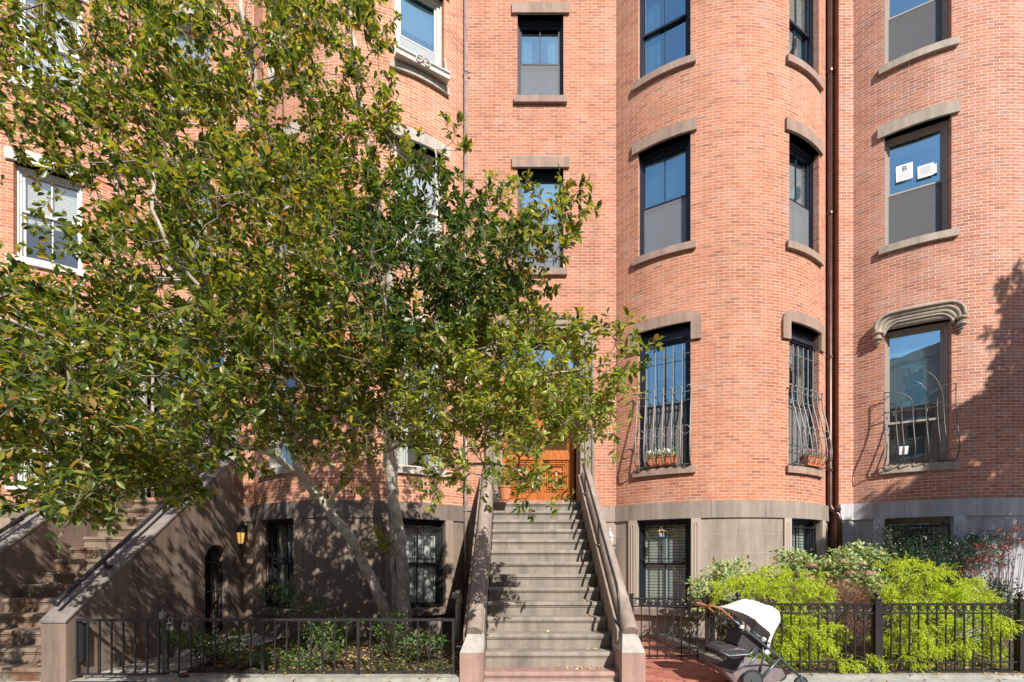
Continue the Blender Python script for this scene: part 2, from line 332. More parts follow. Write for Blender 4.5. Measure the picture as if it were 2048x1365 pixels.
# ---------------------------------------------------------------- houses
RB = 3.2; HB = 2.308; CB = math.sqrt(RB*RB-HB*HB); AMAX = math.asin(HB/RB)
A_IN, A_OUT = .316, .6435
class Facade:
    """wall plane at Yw, bow front centred on xc"""
    def __init__(s, Yw, xc): s.Yw = Yw; s.xc = xc; s.yc = Yw+CB
    def bay(s, a, d=0.0):      # d > 0 outward
        r = RB+d; return (s.xc+r*math.sin(a), s.yc-r*math.cos(a))
    def frame(s, a, half):     # matrix of a window standing in the bow at angle a, centre of its chord
        r = RB*math.cos(half); t = Vector((math.cos(a), math.sin(a), 0)); inn = Vector((-math.sin(a), math.cos(a), 0))
        p = Vector((s.xc+r*math.sin(a), s.yc-r*math.cos(a), 0))
        m = Matrix.Identity(4); m.col[0] = (*t, 0); m.col[1] = (*inn, 0); m.col[2] = (0, 0, 1, 0); m.col[3] = (*p, 1); return m
    def arcbox(s, mb, a0, a1, z0, z1, dout, din=-.05, n=10, zf=None):
        vs = []; n = max(2, n)
        for i in range(n+1):
            a = a0+(a1-a0)*i/n; xo, yo = s.bay(a, dout); xi, yi = s.bay(a, din)
            lo, hi = (z0, z1) if zf is None else zf(i/n)
            vs += [(xo, yo, lo), (xo, yo, hi), (xi, yi, hi), (xi, yi, lo)]
        fs = []
        for i in range(n):
            k = 4*i
            for j in range(4): fs.append((k+j, k+(j+1) % 4, k+4+(j+1) % 4, k+4+j))
        fs += [(0, 3, 2, 1), (4*n, 4*n+1, 4*n+2, 4*n+3)]
        mb.add(vs, fs)
def wall_grid(mb, us, zs, holes, fn, depth, uoff=0.0):
    us = sorted(set(round(u, 5) for u in us)); zs = sorted(set(round(z, 5) for z in zs))
    def inh(u, z): return any(h[0] < u < h[1] and h[2] < z < h[3] for h in holes)
    for i in range(len(us)-1):
        for j in range(len(zs)-1):
            u0, u1, z0, z1 = us[i], us[i+1], zs[j], zs[j+1]
            if inh((u0+u1)/2, (z0+z1)/2): continue
            mb.q([fn(u0, z0, 0), fn(u1, z0, 0), fn(u1, z1, 0), fn(u0, z1, 0)], [(u0+uoff, z0), (u1+uoff, z0), (u1+uoff, z1), (u0+uoff, z1)])
    for (u0, u1, z0, z1) in holes:
        for u, sgn in ((u0, 1), (u1, -1)):
            mb.q([fn(u, z0, 0), fn(u, z0, depth), fn(u, z1, depth), fn(u, z1, 0)][::sgn], [(u+uoff, z0), (u+uoff+depth, z0), (u+uoff+depth, z1), (u+uoff, z1)][::sgn])
        uu = [u for u in us if u0-1e-6 <= u <= u1+1e-6]
        for a, b in zip(uu[:-1], uu[1:]):
            for z, sgn in ((z0, -1), (z1, 1)):
                mb.q([fn(a, z, 0), fn(b, z, 0), fn(b, z, depth), fn(a, z, depth)][::sgn], [(a+uoff, z), (b+uoff, z), (b+uoff, z+depth), (a+uoff, z+depth)][::sgn])

ZB0, ZB1 = R(.885), R(1.22)      # stone band over the basement
ZTOP = R(14.6); ZG = 0.0
def house(name, label, Yw, x0, x1, flat_open, bay_open, mats, flat_first=True, dz=0.0, xflat2=None):
    """x0..x1 flat part, then the bow; *_open: dicts of window specs (z relative to eye level)"""
    fac = Facade(Yw, x1+HB); root = thing(name, (fac.xc, Yw, 0), label, 'house')
    depth = .3
    bm_, fm_ = MB(), MB()
    for low in (0, 1):
        mb = fm_ if low else bm_; lo, hi = (ZG, ZB0+dz) if low else (ZB1+dz, ZTOP); pr = .03 if low else 0
        sel = lambda o: (o['z'][0] < .9+dz) == bool(low)
        fo = [(o['x'][0], o['x'][1], R(o['z'][0]), R(o['z'][1])) for o in flat_open if sel(o)]
        fo = [(a, b, max(c, lo), d) for a, b, c, d in fo]
        if x1 > x0: wall_grid(mb, [x0, x1]+[v for h in fo for v in h[:2]], [lo, hi]+[v for h in fo for v in h[2:]], fo, lambda u, z, d: (u, Yw-pr+d, z), depth)
        bo = [(o['a'][0]*RB, o['a'][1]*RB, R(o['z'][0]), R(o['z'][1])) for o in bay_open if sel(o)]
        us = [-AMAX*RB+2*AMAX*RB*i/56 for i in range(57)]
        us = [u for u in us if all(abs(u-v) > .02 for h in bo for v in h[:2])]+[v for h in bo for v in h[:2]]
        wall_grid(mb, us, [lo, hi]+[v for h in bo for v in h[2:]], bo, lambda u, z, d: (*fac.bay(u/RB, pr-d), z), depth, uoff=x1+AMAX*RB)
    # body behind the facade: side walls, back and roof
    xe = x1+2*HB
    body = MB()
    for x in (x0+.002, xe-.002): body.q([(x, Yw, ZG), (x, Yw+9, ZG), (x, Yw+9, ZTOP), (x, Yw, ZTOP)], [(0, ZG), (9, ZG), (9, ZTOP), (0, ZTOP)])
    body.q([(x0, Yw+9, ZG), (xe, Yw+9, ZG), (xe, Yw+9, ZTOP), (x0, Yw+9, ZTOP)], [(x0, ZG), (xe, ZG), (xe, ZTOP), (x0, ZTOP)])
    bm_.v_off = 0
    i0 = len(bm_.v); bm_.v += body.v; bm_.f += [tuple(k+i0 for k in f) for f in body.f]; bm_.uv += body.uv
    bm_.build('brick_wall', mats['brick'], root); fm_.build('foundation', mats['found'], root)
    rf = MB(); rf.box((x0, Yw-.25, ZTOP), (x1, Yw+9, ZTOP+.25)); fac.arcbox(rf, -AMAX, AMAX, ZTOP+.004, ZTOP+.246, .25, -1.3, 24); rf.build('roof_cornice', mats['band'], root)
    bd = MB()
    if x1 > x0: bd.box((x0, Yw-.055, ZB0+dz), (x1+.02, Yw+.05, ZB1+dz))
    # band laid in curved stones with open joints
    js = [-AMAX, -.55, -.2, .13, .47, AMAX]
    for a, b in zip(js[:-1], js[1:]): fac.arcbox(bd, a+.001, b-.001, ZB0+dz, ZB1+dz, .062, -.05, 8)
    bd.build('stone_band', mats['band'], root)
    for o in flat_open:
        if 'win' in o:
            mt = Matrix.Translation(((o['x'][0]+o['x'][1])/2, Yw, R(o['z'][0])))
            window(root, mt, o['x'][1]-o['x'][0], o['z'][1]-o['z'][0], **o['win'])
            if o.get('lintel'):
                e = .125; l = MB(); l.box((o['x'][0]-e, Yw-.05, R(o['z'][1])), (o['x'][1]+e, Yw+.13, R(o['z'][1])+.235)); l.build('lintel', mats['trim'], root)
            if o.get('sill'):
                l = MB(); l.box((o['x'][0]-.075, Yw-.07, R(o['z'][0])-.14), (o['x'][1]+.075, Yw+.13, R(o['z'][0]))); l.build('sill', mats['trim'], root)
    for o in bay_open:
        a0, a1 = o['a']; half = (a1-a0)/2; mt = fac.frame((a0+a1)/2, half) @ Matrix.Translation((0, 0, R(o['z'][0])))
        o['M'] = mt; o['w'] = 2*RB*math.sin(half)
        ins = o.get('ins', .13)
        if 'win' in o: window(root, mt, 2*(RB-ins-.04)*math.sin(half)+.012, o['z'][1]-o['z'][0], ins=ins, **o['win'])
        z0, z1 = R(o['z'][0]), R(o['z'][1])
        if o.get('lintel') == 'flat':
            l = MB(); fac.arcbox(l, a0-.036, a1+.036, z1, z1+.235, .05, -.15); l.build('lintel', mats['trim'], root)
        if o.get('lintel') == 'ears':
            l = MB(); eo = .062
            # surround head with rounded shoulders and short ears
            rs = .26
            def zf(t, a0=a0, a1=a1):
                wdt = (a1-a0+2*eo)*RB; u = t*wdt; e = min(u, wdt-u)
                return (z1, z1+.22-(0 if e > rs else rs-math.sqrt(max(0, rs*rs-(rs-e)**2)))*.8)
            fac.arcbox(l, a0-eo, a1+eo, 0, 0, .05, -.16, 40, zf)
            for s0, s1, sg in ((a0-eo, a0, 1), (a1, a1+eo, 1)): fac.arcbox(l, s0, s1, z1-.36, z1, .05, -.16, 3)
            l.build('lintel', mats['trim'], root)
        if o.get('sill'):
            l = MB(); zt = z0; fac.arcbox(l, a0-.03, a1+.03, zt-.14, zt, .065, -.15); l.build('sill', mats['trim'], root)
        if o.get('pilaster'):
            for p0, p1 in ((a0-.058, a0-.002), (a1+.002, a1+.058)):
                l = MB(); fac.arcbox(l, p0, p1, z0-.02, ZB0+dz, .065, -.05, 3)
                pm = (p0+p1)/2; mtx = fac.frame(pm, 0)
                path = []
                for zz, xx in ((z0+.1, -.028), (ZB0+dz-.14, -.028), (ZB0+dz-.1, -.02), (ZB0+dz-.085, 0), (ZB0+dz-.1, .02), (ZB0+dz-.14, .028), (z0+.1, .028)): path.append((xx, -.066, zz))
                l.tube(path, .011, 6, mtx); l.build('pilaster', mats['found'], root)
            l = MB(); fac.arcbox(l, a0-.07, a1+.07, z0-.14, z0-.01, .13, -.15); l.build('sill', mats['band'], root)
    return root, fac

def window(root, mt, w, h, frame='navy', cover='shade', cz=None, screen=None, muntin=True, ins=.13, split=.5, fw=.055, glass='glass', outer=None, curtain_w=1.0, cmat=None, cover2=None, head=0.0):
    """x across, y inward from the wall face, z up; double hung sash"""
    f = MB(); y0 = ins; x0 = -w/2; h = h-head
    fo = fw
    f.box((x0, y0, 0), (x0+fo, y0+.13, h), mt); f.box((-x0-fo, y0, 0), (-x0, y0+.13, h), mt)
    f.box((x0+fo, y0, h-fo-.01), (-x0-fo, y0+.13, h), mt); f.box((x0+fo, y0, 0), (-x0-fo, y0+.13, .03), mt)
    # brick mould
    for s in (-1, 1): f.box((s*(w/2)-(.028 if s > 0 else 0), y0-.03, 0), (s*(w/2)+(.028 if s < 0 else 0), y0-.001, h), mt)
    f.box((x0+.028, y0-.03, h-.03), (-x0-.028, y0-.001, h), mt)
    if head: f.box((x0, y0-.02, h+.001), (-x0, y0+.13, h+head), mt)
    wf = f.build('window', frame, root)
    zm = h*split; xi = w/2-fo
    for up in (1, 0):
        s = MB(); ys = y0+.035 if up else y0+.075
        zb, zt = (zm-.02, h-fo-.01) if up else (.03, zm+.025)
        st = .042
        s.box((-xi, ys, zb), (-xi+st, ys+.035, zt), mt); s.box((xi-st, ys, zb), (xi, ys+.035, zt), mt)
        s.box((-xi+st, ys, zt-st), (xi-st, ys+.035, zt), mt); s.box((-xi+st, ys, zb), (xi-st, ys+.035, zb+st*(1 if up else 1.4)), mt)
        if muntin: s.box((-.011, ys+.004, zb+st), (.011, ys+.03, zt-st), mt)
        s.build('sash', frame, wf)
        p = MB(); g = [(-xi+st-.004, ys+.018, zb+st-.004), (xi-st+.004, ys+.018, zb+st-.004), (xi-st+.004, ys+.018, zt-st+.004), (-xi+st-.004, ys+.018, zt-st+.004)]
        p.q([mt @ Vector(v) for v in g]); p.build('pane', glass, wf)
    if screen:
        s = MB(); ys = y0+.028; s.q([mt @ Vector(v) for v in ((-xi+.02, ys, .03), (xi-.02, ys, .03), (xi-.02, ys, zm), (-xi+.02, ys, zm))]); s.build('insect_screen', screen, wf)
        s = MB()
        for a, b in (((-xi, ys-.006, .03), (-xi+.02, ys+.004, zm)), ((xi-.02, ys-.006, .03), (xi, ys+.004, zm)), ((-xi+.02, ys-.006, zm-.02), (xi-.02, ys+.004, zm))): s.box(a, b, mt)
        s.build('screen_frame', frame, wf)
    # room behind
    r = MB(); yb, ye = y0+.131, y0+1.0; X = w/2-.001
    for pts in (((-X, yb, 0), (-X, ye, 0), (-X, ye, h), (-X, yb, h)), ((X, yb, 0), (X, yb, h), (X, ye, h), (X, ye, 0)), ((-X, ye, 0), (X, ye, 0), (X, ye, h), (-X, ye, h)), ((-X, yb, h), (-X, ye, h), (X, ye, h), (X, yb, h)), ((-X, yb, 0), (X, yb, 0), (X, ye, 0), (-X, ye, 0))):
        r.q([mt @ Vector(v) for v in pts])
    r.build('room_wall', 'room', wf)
    yc = y0+.125
    for cov, rng_ in ((cover, cz), (cover2, None)):
        if not cov: continue
        lo, hi = (rng_ if rng_ else (0.0, 1.0))
        if cov in ('shade', 'blind', 'shutter'):
            s = MB(); s.q([mt @ Vector(v) for v in ((-xi, yc, lo*h), (xi, yc, lo*h), (xi, yc, hi*h-.02), (-xi, yc, hi*h-.02))])
            if cov == 'blind': s.box((-xi, yc-.01, lo*h), (xi, yc+.01, lo*h+.03), mt)
            s.build(dict(shade='window_shade', blind='window_blind', shutter='shutter')[cov], cmat or cov, wf)
            if cov == 'shutter':
                s = MB()
                for xx in (-xi, -.035, xi-.05): s.box((xx, yc-.02, 0), (xx+.05 if xx != -.035 else .035, yc-.001, h-.05), mt)
                s.build('shutter_stile', M['shutter_stile'], wf)
        if cov in ('curtain', 'curtains'):
            for sg in ((-1, 1) if cov == 'curtains' else (-1,)):
                s = MB(); ww = 2*xi*(curtain_w if cov == 'curtain' else .3); n = 26; pv = []
                for i in range(n+1):
                    x = -xi+ww*i/n; x = x if sg < 0 else -x
                    pv.append((x, yc+.03+.018*math.sin(i*1.7)+.008*math.sin(i*4.1)))
                for (xa, ya), (xb, yb2) in zip(pv[:-1], pv[1:]): s.q([mt @ Vector(v) for v in ((xa, ya, lo*h), (xb, yb2, lo*h), (xb, yb2, hi*h), (xa, ya, hi*h))])
                s.build('curtain', cmat or 'curtain', wf, smooth=True)
    return wf
M['shutter_stile'] = plain('shutter stile', (.50, .60, .56), .6)

aL = (-A_OUT, -A_IN); aR = (A_IN, A_OUT)
navy = dict(frame='navy')
# --- house C, the middle one
mc = dict(brick='brick_c', found='found_c', band='band_c', trim='brownstone')
flatC = [dict(x=(.143, 1.154), z=(6.43, 8.65), lintel=1, sill=1, win=dict(cover='shade', cz=(.0, 1), screen='screen')),
         dict(x=(.143, 1.154), z=(10.20, 12.03), lintel=1, sill=1, win=dict(cover='curtains', screen='screen', cmat='sheer')),
         dict(x=(-.24, 1.50), z=(1.37, 5.02))]
bayC = [dict(a=aL, z=(-.95, .885), pilaster=1, win=dict(cover='shutter', glass='glass_clear')),
        dict(a=aR, z=(-.95, .885), pilaster=1, win=dict(cover='shutter', glass='glass_clear')),
        dict(a=aL, z=(1.94, 4.843), lintel='ears', sill=1, win=dict(cover='shade', cz=(.72, 1), screen='screen', cover2='curtains', head=.2)),
        dict(a=aR, z=(1.94, 4.843), lintel='ears', sill=1, win=dict(cover='shade', cz=(.8, 1), screen='screen', cover2='curtains', head=.2)),
        dict(a=aL, z=(6.44, 8.67), lintel='flat', sill=1, win=dict(cover='shade', cz=(.45, 1), screen='screen', cover2='curtains')),
        dict(a=aR, z=(6.44, 8.67), lintel='flat', sill=1, win=dict(cover='shade', cz=(.3, 1), cmat='sheer', screen='screen')),
        dict(a=aL, z=(10.17, 12.4), lintel='flat', sill=1, win=dict(cover='curtain', curtain_w=.38, cmat='sheer')),
        dict(a=aR, z=(10.17, 12.4), lintel='flat', sill=1, win=dict(cover='curtains', cmat='sheer'))]
houseC, facC = house('row_house', 'orange red brick row house in the middle, taupe basement and caged bow windows', 10.0, -.99, 2.308, flatC, bayC, mc)
# --- house D, on the right: its flat strip stands 0.2 m forward
md = dict(brick='brick_d', found='found_d', band='band_d', trim='stone_d')
tf = dict(frame='taupe_frame', muntin=False)
bayD = [dict(a=aL, z=(-.85, .905), pilaster=1, win=dict(cover=None, **tf)),
        dict(a=aR, z=(-.85, .905), pilaster=1, win=dict(cover=None, **tf)),
        dict(a=aL, z=(1.97, 4.80), sill=1, ins=.12, win=dict(cover='blind', cz=(.45, 1), split=.33, cmat='sheer', **tf)),
        dict(a=aR, z=(1.97, 4.80), sill=1, win=dict(cover='shade', **tf)),
        dict(a=aL, z=(6.54, 8.83), lintel='flat', sill=1, win=dict(cover='shade', cz=(.85, 1), screen='screen_dark', **tf)),
        dict(a=aR, z=(6.54, 8.83), lintel='flat', sill=1, win=dict(cover='shade', **tf)),
        dict(a=aL, z=(10.29, 12.5), lintel='flat', sill=1, win=dict(cover=None, screen='screen_dark', **tf)),
        dict(a=aR, z=(10.29, 12.5), lintel='flat', sill=1, win=dict(cover='shade', **tf))]
houseD, facD = house('row_house', 'rose brick row house at the right edge with grey painted basement and hooded bow window', 9.8, 7.06, 7.377, [], bayD, md, dz=.02)
rt = MB(); rt.q([(7.058, 9.8, ZB1+.02), (7.058, 10.35, ZB1+.02), (7.058, 10.35, ZTOP), (7.058, 9.8, ZTOP)], [(0, 0), (.55, 0), (.55, 12), (0, 12)])
rt.build('side_return', 'brick_return_shade', houseD)
# --- house B, left of the middle
mb_ = dict(brick='brick_b', found='found_b', band='band_b', trim='stone_pale')
cf = dict(frame='cream', muntin=False, glass='glass_clear')
flatB = [dict(x=(-7.62, -6.61), z=(10.0, 12.0), lintel=1, sill=1, win=dict(cover='shade', **cf)),
         dict(x=(-7.62, -6.61), z=(6.3, 8.5), lintel=1, sill=1, win=dict(cover='shade', **cf)),
         dict(x=(-8.0, -6.26), z=(1.42, 5.0))]
bayB = [dict(a=aL, z=(-.95, .885), pilaster=1, win=dict(cover='curtain', frame='black', glass='glass_d')),
        dict(a=aR, z=(-.95, .885), pilaster=1, win=dict(cover='shade', cmat='white_frame', frame='black', glass='glass_clear')),
        dict(a=aL, z=(1.94, 4.8), lintel='flat', sill=1, win=dict(cover='curtains', **cf)),
        dict(a=aR, z=(1.94, 4.8), lintel='flat', sill=1, win=dict(cover='curtains', **cf)),
        dict(a=aL, z=(6.3, 8.6), lintel='flat', sill=1, win=dict(cover='shade', **cf)),
        dict(a=aR, z=(6.3, 8.6), lintel='flat', sill=1, win=dict(cover='shade', **cf)),
        dict(a=aL, z=(10.06, 12.0), lintel='flat', sill=1, win=dict(cover='curtains', **cf)),
        dict(a=aR, z=(10.06, 12.0), lintel='flat', sill=1, win=dict(cover='shade', cz=(.55, 1), screen='screen_pale', split=.42, fw=.1, **dict(cf, glass='glass')))]
houseB, facB = house('row_house', 'brick row house behind the magnolia with brown basement and cream window frames', 10.0, -8.65, -5.65, flatB, bayB, mb_)
# --- house A, at the left edge
ma = dict(brick='brick_a', found='found_b', band='band_b', trim='white_stone')
wf_ = dict(frame='white_frame', glass='glass_clear')
bayA = [dict(a=aL, z=(-.95, .885), pilaster=1, win=dict(cover='curtain', frame='black')), dict(a=aR, z=(-.95, .885), pilaster=1, win=dict(cover='curtain', frame='black')),
        dict(a=aL, z=(1.6, 4.5), lintel='flat', sill=1, win=dict(cover='curtain', **wf_)), dict(a=aR, z=(1.6, 4.5), lintel='flat', sill=1, win=dict(cover='curtain', **wf_)),
        dict(a=aL, z=(6.17, 8.1), lintel='flat', sill=1, win=dict(cover='blind', cz=(.45, 1), **wf_)), dict(a=aR, z=(6.17, 8.1), lintel='flat', sill=1, win=dict(cover='blind', cz=(.45, 1), split=.55, **wf_)),
        dict(a=aL, z=(9.75, 11.9), lintel='flat', sill=1, win=dict(cover='shade', **wf_)), dict(a=aR, z=(9.75, 11.9), lintel='flat', sill=1, win=dict(cover='shade', **wf_))]
houseA, facA = house('row_house', 'brick row house at the left edge with white trimmed bow window and half lowered blind', 10.0, -13.36, -13.34, [], bayA, ma)
# brackets under the white sill of house A
for a in (-.0+A_IN-.005, A_OUT+.0):
    l = MB(); facA.arcbox(l, a-.018, a+.018, R(6.17)-.26, R(6.17)-.141, .06, -.02, 2); facA.arcbox(l, a-.014, a+.014, R(6.17)-.31, R(6.17)-.261, .035, -.02, 2); l.build('sill_bracket', 'white_stone', houseA)

# dark metal hood and heavy head over the ground floor window of house A
l = MB(); facA.arcbox(l, A_IN-.06, A_OUT+.06, R(4.78), R(4.85), .16, -.05); facA.arcbox(l, A_IN-.05, A_OUT+.05, R(4.735), R(4.779), .09, -.05); l.build('window_hood', 'white_stone', houseA)
# hood mould of house D: profile swept round the head with drops and tassel stops
hd = MB(); o = bayD[2]; mt = o['M']; w2 = o['w']/2; hh = o['z'][1]-o['z'][0]
def arcpt(x, z, out):       # point on the bow above the window, x along the chord
    ang = (o['a'][0]+o['a'][1])/2+math.asin(max(-1, min(1, x/RB))); bx, by = facD.bay(ang, out); return (bx, by, R(o['z'][0])+z)
def headpath(e, up, drop, out, n=10):
    pts = [(-w2-e, hh-drop)]; rr = .24
    for i in range(n+1):
        t = math.pi-math.pi/2*i/n; pts.append((-w2-e+rr+rr*math.cos(t), hh+up-rr+rr*math.sin(t)))
    for i in range(1, 6): pts.append((-w2-e+rr+(2*(w2+e)-2*rr)*i/6, hh+up))
    for i in range(n+1):
        t = math.pi/2-math.pi/2*i/n; pts.append((w2+e-rr+rr*math.cos(t), hh+up-rr+rr*math.sin(t)))
    pts.append((w2+e, hh-drop)); return [arcpt(x, z, out) for x, z in pts]
hd.tube(headpath(.15, .30, .0, .10), .036, 8); hd.tube(headpath(.10, .245, .0, .045), .055, 10); hd.tube(headpath(.055, .18, .0, .01), .06, 10); hd.tube(headpath(.012, .115, .0, .035), .022, 8)
for s in (-1, 1):
    x = s*(w2+.12); sx = 1
    for dz_, ro, rr in ((-.03, .09, .10), (-.10, .07, .075), (-.15, .085, .095), (-.22, .05, .06), (-.28, .035, .035)):
        hd.ball(arcpt(x, hh+dz_, ro*.6), rr, None, 10, .42)
facD.arcbox(hd, o['a'][0]-.02, o['a'][1]+.02, R(o['z'][1]), R(o['z'][1])+.2, .03, -.12)
hd.build('hood_mould', 'stone_d', houseD, smooth=True)
# white planter ledge with scroll on house B's top window
o = bayB[7]; mt = o['M']; l = MB(); ww = o['w']/2
l.box((-ww-.02, -.24, .12), (ww+.05, -.21, .15), mt); l.box((-ww-.02, -.23, .0), (ww+.05, -.20, .03), mt); l.box((-ww-.02, -.22, .03), (ww+.05, .10, .045), mt)
l.box((-ww-.02, -.21, .05), (ww+.05, -.20, .118), mt)
for s in (-1, 1):
    pts = []
    for i in range(26):
        t = i/25*2.6*math.pi; r_ = .085*(1-i/25)+.015; pts.append((s*(.075+(-r_*math.cos(t))*1)-s*0, -.245, .07+r_*math.sin(t)))
    l.tube(pts, .012, 5, mt)
for s in (-1, 1): l.tube([(s*ww, -.22, .05), (s*ww, -.02, .62)], .01, 5, mt)
l.build('flower_ledge', 'white_stone', houseB)

# --- entrance of house C: stone surround, doors
def surround(root, xc, Yw, half, ztop, zbot, mat, depth=.36):
    l = MB()
    def path(e, y, r0):
        p = [(xc-half-e, y, zbot)]; rr = r0+e
        for i in range(9):
            t = math.pi-math.pi/2*i/8; p.append((xc-half-e+rr+rr*math.cos(t), y, ztop+e-rr+rr*math.sin(t)))
        for i in range(9):
            t = math.pi/2-math.pi/2*i/8; p.append((xc+half+e-rr+rr*math.cos(t), y, ztop+e-rr+rr*math.sin(t)))
        p.append((xc+half+e, y, zbot)); return p
    # flat architrave ring
    inner, outer = path(0, Yw-.06, .25), path(.30, Yw-.06, .25)
    vs = inner+outer+[(x, Yw+.02, z) for x, y, z in outer]+[(x, Yw+depth, z) for x, y, z in inner]; n = len(inner)
    fs = []
    for i in range(n-1):
        fs.append((i, i+1, n+i+1, n+i)); fs.append((n+i, n+i+1, 2*n+i+1, 2*n+i)); fs.append((i+1, i, 3*n+i, 3*n+i+1))
    l.add(vs, fs)
    # spandrels behind the rounded corners
    l.tube(path(.27, Yw-.065, .25), .035, 8); l.tube(path(.12, Yw-.065, .25), .03, 8); l.tube(path(.02, Yw-.05, .25), .028, 8); l.tube(path(-.03, Yw+.12, .22), .03, 8)
    return l.build('door_surround', mat, root)
surround(houseC, .63, 10.0, .885, R(5.08), R(1.2), 'coping_c')
def entry(root, xc, Yd, half, zb, zd, zt, wood, frame):
    d = MB(); fw = .085
    d.box((xc-half-fw, Yd-.02, zb), (xc-half, Yd+.12, zt)); d.box((xc+half, Yd-.02, zb), (xc+half+fw, Yd+.12, zt)); d.box((xc-half, Yd-.02, zt), (xc+half, Yd+.12, zt+.25))
    d.box((xc-half, Yd-.02, zd), (xc+half, Yd+.1, zd+.1)); d.box((xc-half-fw, Yd-.1, zb-.09), (xc+half+fw, Yd+.2, zb-.001)); fr = d.build('door_frame', frame, root)
    p = MB(); p.q([(xc-half, Yd+.05, zd+.1), (xc+half, Yd+.05, zd+.1), (xc+half, Yd+.05, zt), (xc-half, Yd+.05, zt)]); p.build('transom_pane', 'glass', fr)
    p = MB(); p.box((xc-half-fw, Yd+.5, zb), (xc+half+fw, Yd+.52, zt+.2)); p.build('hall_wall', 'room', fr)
    for s in (-1, 1):
        l = MB(); x0, x1 = (xc-half+.002, xc-.003) if s < 0 else (xc+.003, xc+half-.002); st = .11; ht = zd-zb
        l.box((x0, Yd+.04, zb), (x1, Yd+.08, zd-.002))
        l.box((x0, Yd+.01, zb), (x0+st, Yd+.04, zd-.002)); l.box((x1-st, Yd+.01, zb), (x1, Yd+.04, zd-.002))
        for z0, z1 in ((0, .2), (.95, 1.12), (ht-.16, ht-.002)): l.box((x0+st, Yd+.012, zb+z0), (x1-st, Yd+.04, zb+z1))
        # raised mouldings of the lower panel
        for k, e in enumerate((.03, .085, .13)):
            a0, a1, b0, b1 = x0+st+e, x1-st-e, zb+.2+e, zb+.95-e; y = Yd+.02-.006*k; t = .016
            for bx in (((a0, y, b0), (a1, Yd+.04, b0+t)), ((a0, y, b1-t), (a1, Yd+.04, b1)), ((a0, y, b0+t), (a0+t, Yd+.04, b1-t)), ((a1-t, y, b0+t), (a1, Yd+.04, b1-t))): l.box(*bx)
        dr = l.build('door', wood, root)
        g = MB(); g.q([(x0+st+.03, Yd+.03, zb+1.18), (x1-st-.03, Yd+.03, zb+1.18), (x1-st-.03, Yd+.03, zd-.25), (x0+st+.03, Yd+.03, zd-.25)]); g.build('door_pane', 'glass_d', dr)
        c = MB(); cx, cz = (x0+x1)/2, zb+.42
        for i in range(14):
            t = 2*math.pi*i/14; c.ball((cx+.075*math.cos(t), Yd-.0, cz-.05+.075*math.sin(t)), .026, None, 7)
        for i in range(9): c.ball((cx+(i-4)*.045, Yd+.006, cz+.26+.03*math.cos(i*1.5)), .02, None, 6)
        for i in range(7): c.ball((cx+(i-3)*.04, Yd+.006, cz+.14+.02*math.sin(i*2)), .015, None, 6)
        c.ball((cx, Yd-.01, cz-.05), .035, None, 8); c.box((cx-.03, Yd+.004, cz-.1), (cx+.03, Yd+.03, cz+.3)); c.box((cx-.2, Yd+.004, cz+.25), (cx+.2, Yd+.03, cz+.27)); c.build('carved_ornament', 'door_carve', dr, smooth=True)
        k = MB(); k.ball((xc+s*.06, Yd-.03, zb+1.05), .03, None, 10); k.tube([(xc+s*.06, Yd-.03, zb+1.05), (xc+s*.06, Yd+.02, zb+1.05)], .012, 8); k.build('door_knob', 'iron_dark', dr)
entry(houseC, .615, 10.34, .82, R(1.38), R(4.30), R(4.98), 'door_wood', 'navy')
surround(houseB, -7.13, 10.0, .87, R(5.0), R(1.3), 'stone_pale')
entry(houseB, -7.13, 10.3, .79, R(1.45), R(3.9), R(4.75), 'dark_door', 'navy')

# ---------------------------------------------------------------- the row across the street, behind the camera (seen in the panes, and it narrows the sky)
def far_house(x0, x1, label, mat):
    root = thing('row_house', ((x0+x1)/2, -15, 0), label, 'house'); Y = -15.0
    holes = []; n = 4
    for r_ in range(4):
        for i in range(n): xc = x0+(x1-x0)*(i+.5)/n; holes.append((xc-.55, xc+.55, 1.6+3.3*r_, 3.7+3.3*r_))
    w_ = MB(); wall_grid(w_, [x0, x1]+[v for h in holes for v in h[:2]], [-.14, 14.0]+[v for h in holes for v in h[2:]], holes, lambda u, z, d: (u, Y-d, z), .2)
    w_.box((x0, Y-10, -.14), (x1, Y-9.9, 14)); w_.box((x0, Y-9.9, 14.001), (x1, Y+.3, 14.5)); w_.build('brick_wall', mat, root)
    for (a, b_, c, d) in holes:
        f = MB(); f.box((a, Y-.2, c), (a+.06, Y-.12, d)); f.box((b_-.06, Y-.2, c), (b_, Y-.12, d)); f.box((a+.06, Y-.2, (c+d)/2-.03), (b_-.06, Y-.12, (c+d)/2+.03)); f.box((a+.06, Y-.2, d-.06), (b_-.06, Y-.12, d)); f.box((a-.1, Y-.1, c-.14), (b_+.1, Y+.06, c-.001)); f.box((a-.1, Y-.1, d+.001), (b_+.1, Y+.05, d+.2)); wi = f.build('window', 'cream', root)
        p = MB(); p.q([(a, Y-.19, c), (b_, Y-.19, c), (b_, Y-.19, d), (a, Y-.19, d)]); p.build('pane', M['far_glass'], wi)
M['far_glass'] = plain('dark far window pane', (.03, .035, .04), .08)
for i, (a, b_, mt_) in enumerate([(-26, -14.02, 'brick_b'), (-14, -2.02, 'brick_d'), (-2, 9.98, 'brick_a'), (10, 21.98, 'brick_b'), (22, 34, 'brick_d')]):
    far_house(a, b_, ['far left', 'left', 'middle', 'right', 'far right'][i]+' brick row house of the row facing the stoops from across the street', mt_)
